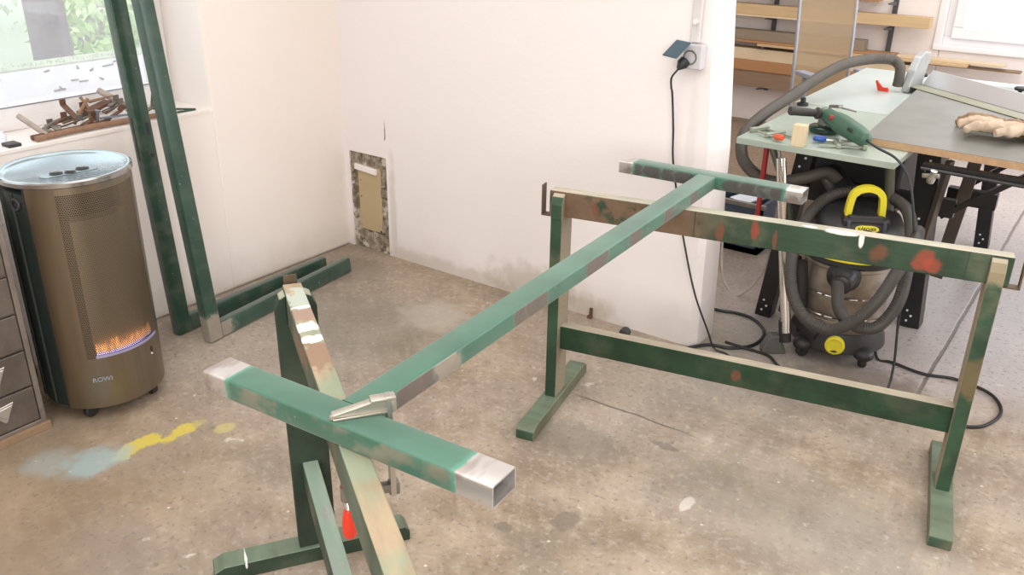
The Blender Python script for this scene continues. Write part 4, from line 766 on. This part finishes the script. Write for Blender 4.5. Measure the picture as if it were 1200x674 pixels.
# gloves
def glove(name, label, C, ang, mat, fingers, flip=1, lift=0.):
    bm = bm_new(); sphere(bm, (0, 0, .018), 1, (.058, .046, .018)); sphere(bm, (.065, 0, .02), 1, (.05, .043, .02)); tube(bm, [(.05, 0, .02), (.11, 0, .022), (.16, .004, .022)], [.036, .038, .044], 14)
    for (y, L, dy, z) in fingers:
        p = [Vector((-.03, y * .9, .018)), Vector((-.07, y, .02 + z)), Vector((-.07 - L * .55, y + dy * .6, .022 + z)), Vector((-.07 - L, y + dy, .012 + z * .5))]; tube(bm, crv(p, 4), [.016] * 5 + [.0145] * 5 + [.011] * 3, 10); sphere(bm, p[-1], .012)
    tube(bm, crv([(.02, -.03 * flip, .018), (-.01, -.065 * flip, .018), (-.045, -.085 * flip, .014)], 4), [.018] * 5 + [.013] * 4, 10)
    bm.transform(Matrix.Translation((0, 0, .0)))
    o = obj(name, bm, mat, smooth=True, origin=(0, 0, 0)); o.location = (C[0], C[1], .829 + lift); o.rotation_euler = (0, 0, ang)
    o.scale = (1.2, 1.2, 1.35); r = o.modifiers.new('fuse', 'REMESH'); r.mode = 'VOXEL'; r.voxel_size = .0035; r.use_smooth_shade = True; s = o.modifiers.new('soften', 'SMOOTH'); s.iterations = 3; s.factor = .5
    tx = bpy.data.textures.new('creases', 'CLOUDS'); tx.noise_scale = .022; d = o.modifiers.new('creases', 'DISPLACE'); d.texture = tx; d.strength = .010; d.mid_level = .5
    return tag(o, label, 'glove')
glove('work_glove', 'pale leather work glove with fingers pointing left, uppermost on the grey board', (-.375, 3.80), R(6), 'leather', [(-.033, .055, -.02, 0), (-.010, .075, 0, .004), (.014, .075, .01, .004), (.034, .05, .02, 0)], lift=.022)
glove('work_glove', 'brown soiled work glove half hidden beneath the pale one', (-.40, 3.915), R(-20), 'leather_dirty', [(-.030, .075, -.01, 0), (-.008, .09, 0, .006), (.016, .08, .012, .004), (.036, .05, .02, 0)], -1)

# ================================================================== wet and dry vacuum cleaner
VC = Vector((-.775, 3.37, 0)); vc = thing('vacuum_cleaner', 'round black and steel workshop vacuum cleaner with yellow carry handle and ribbed hose', 'vacuum cleaner', VC)
def m_vtank():
    n = NT('dusty_steel_tank'); n.set(Base_Color=n.mix(n.ramp(n.noise(6, 5), .35, .65), (.20, .165, .13), (.40, .36, .31)), Metallic=.7, Roughness=.38); return n.m
bm = bm_new(); lathe(bm, [(0, .09), (.150, .09), (.158, .10), (.160, .16), (.164, .162), (.164, .172), (.160, .176), (.162, .26), (.166, .263), (.166, .273), (.162, .277), (.165, .38), (.170, .385), (.170, .40), (0, .40)], seg=56); obj('steel_tank', bm, m_vtank(), vc, True)
bm = bm_new(); lathe(bm, [(0, .045), (.17, .045), (.185, .055), (.18, .085), (.165, .125), (.150, .13), (0, .13)], seg=48); bk = obj('base', bm, 'black', vc, True)
for a in (-115, -40, 60, 150):
    x, y = .185 * math.cos(R(a)), .185 * math.sin(R(a)); bm = bm_new(); bar(bm, (x * .7, y * .7, .06), (x, y, .06), .07, .03, bev=.006); sphere(bm, (x, y, .056), .04, (1, 1, .7)); obj('base_arm', bm, 'black', bk, True)
    bm = bm_new(); axis_lathe(bm, [(0, -.012), (.020, -.012), (.0235, -.008), (.0235, .008), (.020, .012), (0, .012)], (x, y, .0242), (math.cos(R(a + 70)), math.sin(R(a + 70)), 0)); obj('caster', bm, 'rubber', bk, True)
a = -76; n_ = Vector((math.cos(R(a)), math.sin(R(a)), 0)); bm = bm_new(); axis_lathe(bm, [(0, -.01), (.036, -.01), (.037, .008), (.030, .012), (.028, .008), (.010, .008), (.009, .012), (0, .012)], n_ * .175 + Vector((0, 0, .085)), n_, 28); obj('drain_cap', bm, 'yellow', vc, True)
bm = bm_new(); lathe(bm, [(0, .398), (.172, .398), (.186, .41), (.186, .432), (.178, .436)], seg=56); lathe(bm, [(.178, .446), (.186, .450), (.184, .48), (.176, .53), (.155, .57), (.11, .595), (.0, .60)], seg=56); hdm = obj('motor_head', bm, 'black', vc, True)
bm = bm_new(); lathe(bm, [(.176, .430), (.190, .430), (.192, .436), (.190, .450), (.176, .450)], seg=56); obj('trim_ring', bm, 'yellow', hdm, True)
# handle facing the viewer, badge, latches
a = -62; n_ = Vector((math.cos(R(a)), math.sin(R(a)), 0)); t_ = Vector((-n_.y, n_.x, 0)); bm = bm_new()
pp = [(-.062, .56), (-.056, .65), (-.046, .69), (-.015, .708), (.015, .708), (.046, .69), (.056, .65), (.062, .56)]; cen = crv([(u, z, 0) for u, z in [(-.062, .555), (-.057, .64), (-.046, .676), (-.016, .692), (.016, .692), (.046, .676), (.057, .64), (.062, .555)]], 5)
L_, R_ = [], []
for k, p in enumerate(cen):
    d = (cen[min(k + 1, len(cen) - 1)] - cen[max(k - 1, 0)]).normalized(); q = Vector((-d.y, d.x, 0)) * .011; L_.append((p + q)[:2]); R_.append((p - q)[:2])
prism(bm, L_ + R_[::-1], n_ * .075, t_, (0, 0, 1), n_ * .030, .002)
obj('carry_handle', bm, 'yellow', vc, True)['label'] = 'yellow carry handle'
bm = bm_new(); bar(bm, n_ * .10 + Vector((0, 0, .575)) - t_ * .085, n_ * .10 + Vector((0, 0, .575)) + t_ * .085, .09, .03, bev=.008); bar(bm, n_ * .145 + Vector((0, 0, .50)), n_ * .12 + Vector((0, 0, .60)), .13, .035, n_, .008); mt = obj('handle_mount', bm, 'black', vc)
for s in (-1, 1): 
    bm = bm_new(); bar(bm, n_ * .155 + t_ * s * .064 + Vector((0, 0, .50)), n_ * .14 + t_ * s * .064 + Vector((0, 0, .585)), .014, .022, n_, .004); obj('latch', bm, simple('slate_plastic', (.06, .07, .09), .3), mt)
bm = bm_new(); pb = n_ * .158 + Vector((0, 0, .560)); prism(bm, [(.030 * math.cos(R(15 * k)) + (.012 if math.cos(R(15 * k)) > 0 else -.012), .012 * math.sin(R(15 * k))) for k in range(24)], pb, t_, Vector((0, 0, 1)) - n_ * .25, n_ * .003); bg_ = obj('badge', bm, 'yellow', mt)
lettering('KÄRCHER', .0145, M['black'], bg_, pb + n_ * .0036, (R(76), 0, math.atan2(t_.y, t_.x)), .0005, .0003, 'CENTER')
# hose inlet and hose (a part of the cleaner)
a = -80; n_ = Vector((math.cos(R(a)), math.sin(R(a)), 0)); bm = bm_new(); axis_lathe(bm, [(0, -.02), (.062, -.02), (.062, .0), (.05, .012), (.044, .02), (.040, .05), (.036, .055), (.036, .075), (.028, .08), (0, .08)], n_ * .165 + Vector((0, 0, .365)), n_ + Vector((0, 0, -.1)), 28); obj('hose_inlet', bm, 'black', vc, True)
bm = bm_new(); hp_ = [(-.745, 3.135, .362), (-.725, 3.075, .345), (-.70, 3.02, .320), (-.66, 2.98, .300), (-.60, 2.98, .285), (-.55, 3.0, .305), (-.515, 3.06, .389), (-.530, 3.16, .510), (-.568, 3.28, .600), (-.63, 3.38, .632), (-.75, 3.45, .635), (-.87, 3.39, .62), (-.915, 3.26, .575), (-.915, 3.10, .482), (-.875, 3.0, .367), (-.806, 2.96, .285), (-.705, 2.94, .265), (-.63, 2.94, .315), (-.57, 2.97, .40), (-.535, 3.04, .50), (-.52, 3.16, .57), (-.535, 3.27, .58)]
ribbed(bm, rel(hp_, VC), .0225, .005, 14, .92); o = obj('suction_hose', bm, 'vhose', vc, True)
bm = bm_new(); lathe(bm, [(.16, 0), (.166, 0)], seg=4)
bm.free(); bm = bm_new()
for z, a0, a1 in ((.275, -140, -110), (.19, -135, -80)): lathe(bm, [(.170, z), (.174, z + .003), (.170, z + .006)], seg=16, a0=a0, a1=a1 + 60)
obj('chrome_hoop', bm, 'chrome', vc, True)
bm = bm_new(); bar(bm, (-.185, -.06, .37), (-.20, -.08, .12), .035, .03, bev=.005); bar(bm, (-.19, -.07, .40), (-.19, -.07, .33), .05, .045, bev=.008); bar(bm, (-.14, -.13, .14), (-.03, -.17, .10), .035, .04, bev=.008); obj('accessory_clip', bm, 'black', vc)
wd = thing('suction_tube', 'straight chrome suction tube with dark nozzle standing left of the vacuum cleaner', 'suction tube', (-.915, 3.165, 0)); wo = Vector((-.915, 3.165, 0))
bm = bm_new(); tube(bm, [(0, 0, .10), (-.012, .005, .16), (-.132, .05, .77)], .0195, 18); obj('chrome_tube', bm, 'chrome', wd, True)
bm = bm_new(); axis_lathe(bm, [(0, .06), (.023, .06), (.024, .145), (.019, .15), (.019, .158)], (.012, 0, 0), (-.19, .07, 1)); axis_lathe(bm, [(0, .185), (.018, .185), (.0195, .19), (.0195, .235), (0, .235)], (.016, -.002, 0), (-.19, .07, 1)); obj('tube_joint', bm, 'black', wd, True)
bm = bm_new(); prism(bm, [(-.045, 0), (.045, 0), (.045, .02), (.018, .08), (-.018, .08), (-.045, .02)], (-.03, -.02, 0), (.8, .6, 0), (0, 0, 1), Vector((-.6, .8, 0)) * .045, .004); obj('nozzle', bm, simple('grey_nozzle', (.10, .10, .095), .6), wd)
bm = bm_new(); tube(bm, [(.045, .095, 0), (.0, .06, .38)], .024, 12); tag(obj('pipe', bm, 'rubber', origin=None, smooth=True), 'thick black upright pipe directly behind the chrome suction tube', 'pipe'); [o for o in COL.objects if o.name == 'pipe'][0].location += wo
bm = bm_new(); tube(bm, [(-1.172, 3.40, .42), (-1.168, 3.39, .55), (-1.160, 3.37, .774)], .011, 10); item('red_bar', bm, 'red_dull', 'dark red bar hanging under the front corner of the saw table', 'bar')
bm = bm_new(); tube(bm, [(-.965, 3.30, .0), (-1.0, 3.32, .4), (-1.10, 3.34, .76)], .0075, 8); item('thin_rod', bm, 'greymetal', 'thin grey metal rod leaning beside the chrome tube', 'rod')
bm = bm_new(); axis_lathe(bm, [(0, -.012), (.05, -.012), (.056, -.006), (.056, .006), (.05, .012), (0, .012)], (-1.13, 3.60, .056), (.9, .25, 0), 28); obj_ = item('wheel', bm, 'beige', 'beige wheel at the foot of the black saw leg', 'wheel')
# blue crate, cardboard and light box beneath the table
cr = thing('storage_crate', 'dark blue grey open crate on the floor under the saw table', 'crate', (-1.62, 4.35, 0))
bm = bm_new(); box(bm, -.2, .22, -.22, .2, 0, .03); box(bm, -.2, -.185, -.22, .2, 0, .26); box(bm, .205, .22, -.22, .2, 0, .26); box(bm, -.2, .22, -.22, -.205, 0, .26); box(bm, -.2, .22, .185, .2, 0, .26); obj('crate_body', bm, 'bluebox', cr)
bm = bm_new(); rectframe(bm, 'y', 0, 0, 0, 0, 0, 0, 0, 0) if False else box(bm, -.215, .235, -.235, -.21, .245, .268, .003); obj('rim', bm, 'greymetal', cr)
bm = bm_new(); bar(bm, (-1.56, 4.20, .24), (-1.45, 4.42, .27), .12, .01); item('paper_sheet', bm, 'paper', 'pale blue white sheet lying in the dark crate', 'paper', smooth=False)
bm = bm_new(); obox(bm, (-1.04, 3.95, .19), (.12, .03, 0), (-.03, .12, 0), (0, 0, .19), .004); item('cardboard_box', bm, 'beigebox', 'brown cardboard box under the saw table behind the vacuum cleaner', 'box', smooth=False)

# ================================================================== chair behind the saw
ch = thing('office_chair', 'beige mesh backed office chair with blue grey armrests behind the saw table', 'chair', (-1.61, 5.51, 0), R(48)); ch.rotation_euler = (0, 0, R(48))
bx0, bx1 = -.20, .20
bm = bm_new(); rowsn = 14; vv = []
for i in range(rowsn + 1):
    z = .46 + .78 * i / rowsn; row = []
    for j in range(9):
        u = -1 + 2 * j / 8; row.append(bm.verts.new((u * .179, .02 + .03 * (1 - u * u) + .05 * ((z - .46) / .78) ** 2, z)))
    vv.append(row)
for a, b in zip(vv, vv[1:]):
    for j in range(8): bm.faces.new((a[j], a[j + 1], b[j + 1], b[j]))
bmesh.ops.solidify(bm, geom=bm.faces[:], thickness=.006); obj('backrest', bm, 'chairmesh', ch, True)
bm = bm_new()
for s in (-1, 1): tube(bm, crv([(s * .186, -.02, .42), (s * .186, .02, .6), (s * .186, .04, .9), (s * .186, .075, 1.24)], 5), .011, 10)
tube(bm, [(-.186, .075, 1.24), (.186, .075, 1.24)], .012, 10); obj('back_frame', bm, 'chairframe', ch, True)
bm = bm_new(); box(bm, -.23, .23, -.46, .0, .42, .48, .025); obj('seat', bm, 'chairmesh', ch)
for s in (-1, 1):
    t0 = Vector((s * .265, -.12, 0)); bm = bm_new(); tube(bm, crv([(s * .17, -.20, .44), (s * .205, -.17, .52), (s * .20, -.14, .66), (s * .192, -.12, .715)], 5), .016, 10); ar = obj('armrest_post', bm, 'grey_plastic', ch, True)
    bm = bm_new(); prism(bm, [(-.03, -.13), (.03, -.13), (.036, .0), (.03, .12), (-.03, .12), (-.036, 0)], (s * .192, -.17, .712), (1, 0, 0), (0, 1, 0), (0, 0, .024), .006); obj('armrest_pad', bm, 'grey_plastic', ar)
bm = bm_new(); tube(bm, [(0, -.22, .09), (0, -.22, .42)], .028, 14); obj('gas_column', bm, 'black', ch, True)
for k in range(5):
    a = R(72 * k + 20); bm = bm_new(); bar(bm, (0, -.22, .10), (.30 * math.cos(a), -.22 + .30 * math.sin(a), .065), .04, .03, bev=.005); lg = obj('base_leg', bm, 'black', ch)
    bm = bm_new(); axis_lathe(bm, [(0, -.014), (.02, -.014), (.026, -.008), (.026, .008), (.02, .014), (0, .014)], (.29 * math.cos(a), -.22 + .29 * math.sin(a), .0265), (-math.sin(a), math.cos(a), 0)); obj('caster', bm, 'rubber', lg, True)

# ================================================================== timber stored on the far wall
def plank(x0, x1, z0, z1, y0, y1, mat, label, tilt=0, name='plank'):
    bm = bm_new(); bar(bm, (x0, (y0 + y1) / 2, (z0 + z1) / 2), (x1, (y0 + y1) / 2, (z0 + z1) / 2 + tilt), y1 - y0, z1 - z0, bev=.002); return tag(obj(name, bm, mat), label, 'plank')
ys, ye = YF - .16, YF - .03
for x in (-2.45, -1.585):
    br = thing('shelf_bracket', 'dark upright steel shelf rail on the far wall, ' + ('behind the chair left side' if x < -2 else 'right of the chair back'), 'bracket', (x, YF, .28)); bm = bm_new(); box(bm, -.016, .016, -.022, -.001, 0, 1.6); obj('rail', bm, simple('dark_rail', (.10, .10, .11), .5, .4), br)
    for z in (.041, .354, .566, .736):
        bm = bm_new(); prism(bm, [(0, 0), (-.19, 0), (-.19, -.008), (0, -.03)], (-.008, -.02, z), (0, 1, 0), (0, 0, 1), (.016, 0, 0)); obj('support_arm', bm, simple('dark_arm', (.10, .10, .11), .5, .4), br)
plank(-2.95, -1.31, .862, .935, ys, ye - .03, 'pine', 'light yellow pine plank on the upper shelf, ending near the far window')
plank(-2.9, -1.83, .848, .861, ys - .02, ye - .03, 'pine_pale', 'thin pale batten directly below the yellow pine plank on the upper shelf')
plank(-2.8, -1.67, 1.018, 1.085, ys, ye, 'oak', 'orange brown plank on the topmost shelf behind the chair')
plank(-2.95, -1.72, .672, .745, ys, ye - .02, 'greywood', 'thick grey brown beam on the middle shelf behind the chair')
plank(-2.95, -1.50, .655, .671, ys - .015, ye, 'oak', 'thin orange batten beneath the grey brown beam', -.0)
plank(-2.5, -1.02, .636, .654, ys - .03, ye, 'pine', 'long thin tan batten on the middle shelf reaching below the window')
plank(-1.49, -.80, .6545, .672, ys + .01, ye - .03, 'pine_pale', 'pale rounded batten lying on the long tan batten near the window')
plank(-1.55, -.70, .620, .633, ys + .05, ye, 'brownwood', 'dark thin strip below the window, lowest of the middle shelf battens', -.0)
plank(-2.95, -1.35, .525, .61, ys, ye, 'pine_pale', 'wide pale board with a knot on the fourth shelf')
plank(-2.95, -1.34, .445, .5245, ys - .01, ye, 'oak', 'orange brown board just below the wide pale board')
plank(-2.95, -1.36, .322, .4445, ys, ye, 'brownwood', 'lowest brown board on the far wall behind the chair')

# ------------------------------------------------------------------ groups of look-alikes
GR = {'wooden_trestle': 'wooden trestles carrying the steel frame', 'leaning_frame': 'green steel frames leaning by the window', 'work_glove': 'work gloves on the grey board', 'small_clamp': 'small clamps on the saw table',
      'star_knob': 'knobs beside the rip fence', 'plank': 'planks on the far wall shelf', 'shelf_bracket': 'shelf rails on the far wall', 'shrub': 'bushes outside the left window', 'conduit_tube': 'pale tubes in the scrap pile',
      'extension_cable': 'black cables on the floor by the wall end', 'wall_stub': 'rusty stubs at the base of the back wall'}
for o in COL.objects:
    b_ = o.name.split('.')[0]
    if o.parent is None and b_ in GR and 'category' in o.keys(): o['group'] = GR[b_]
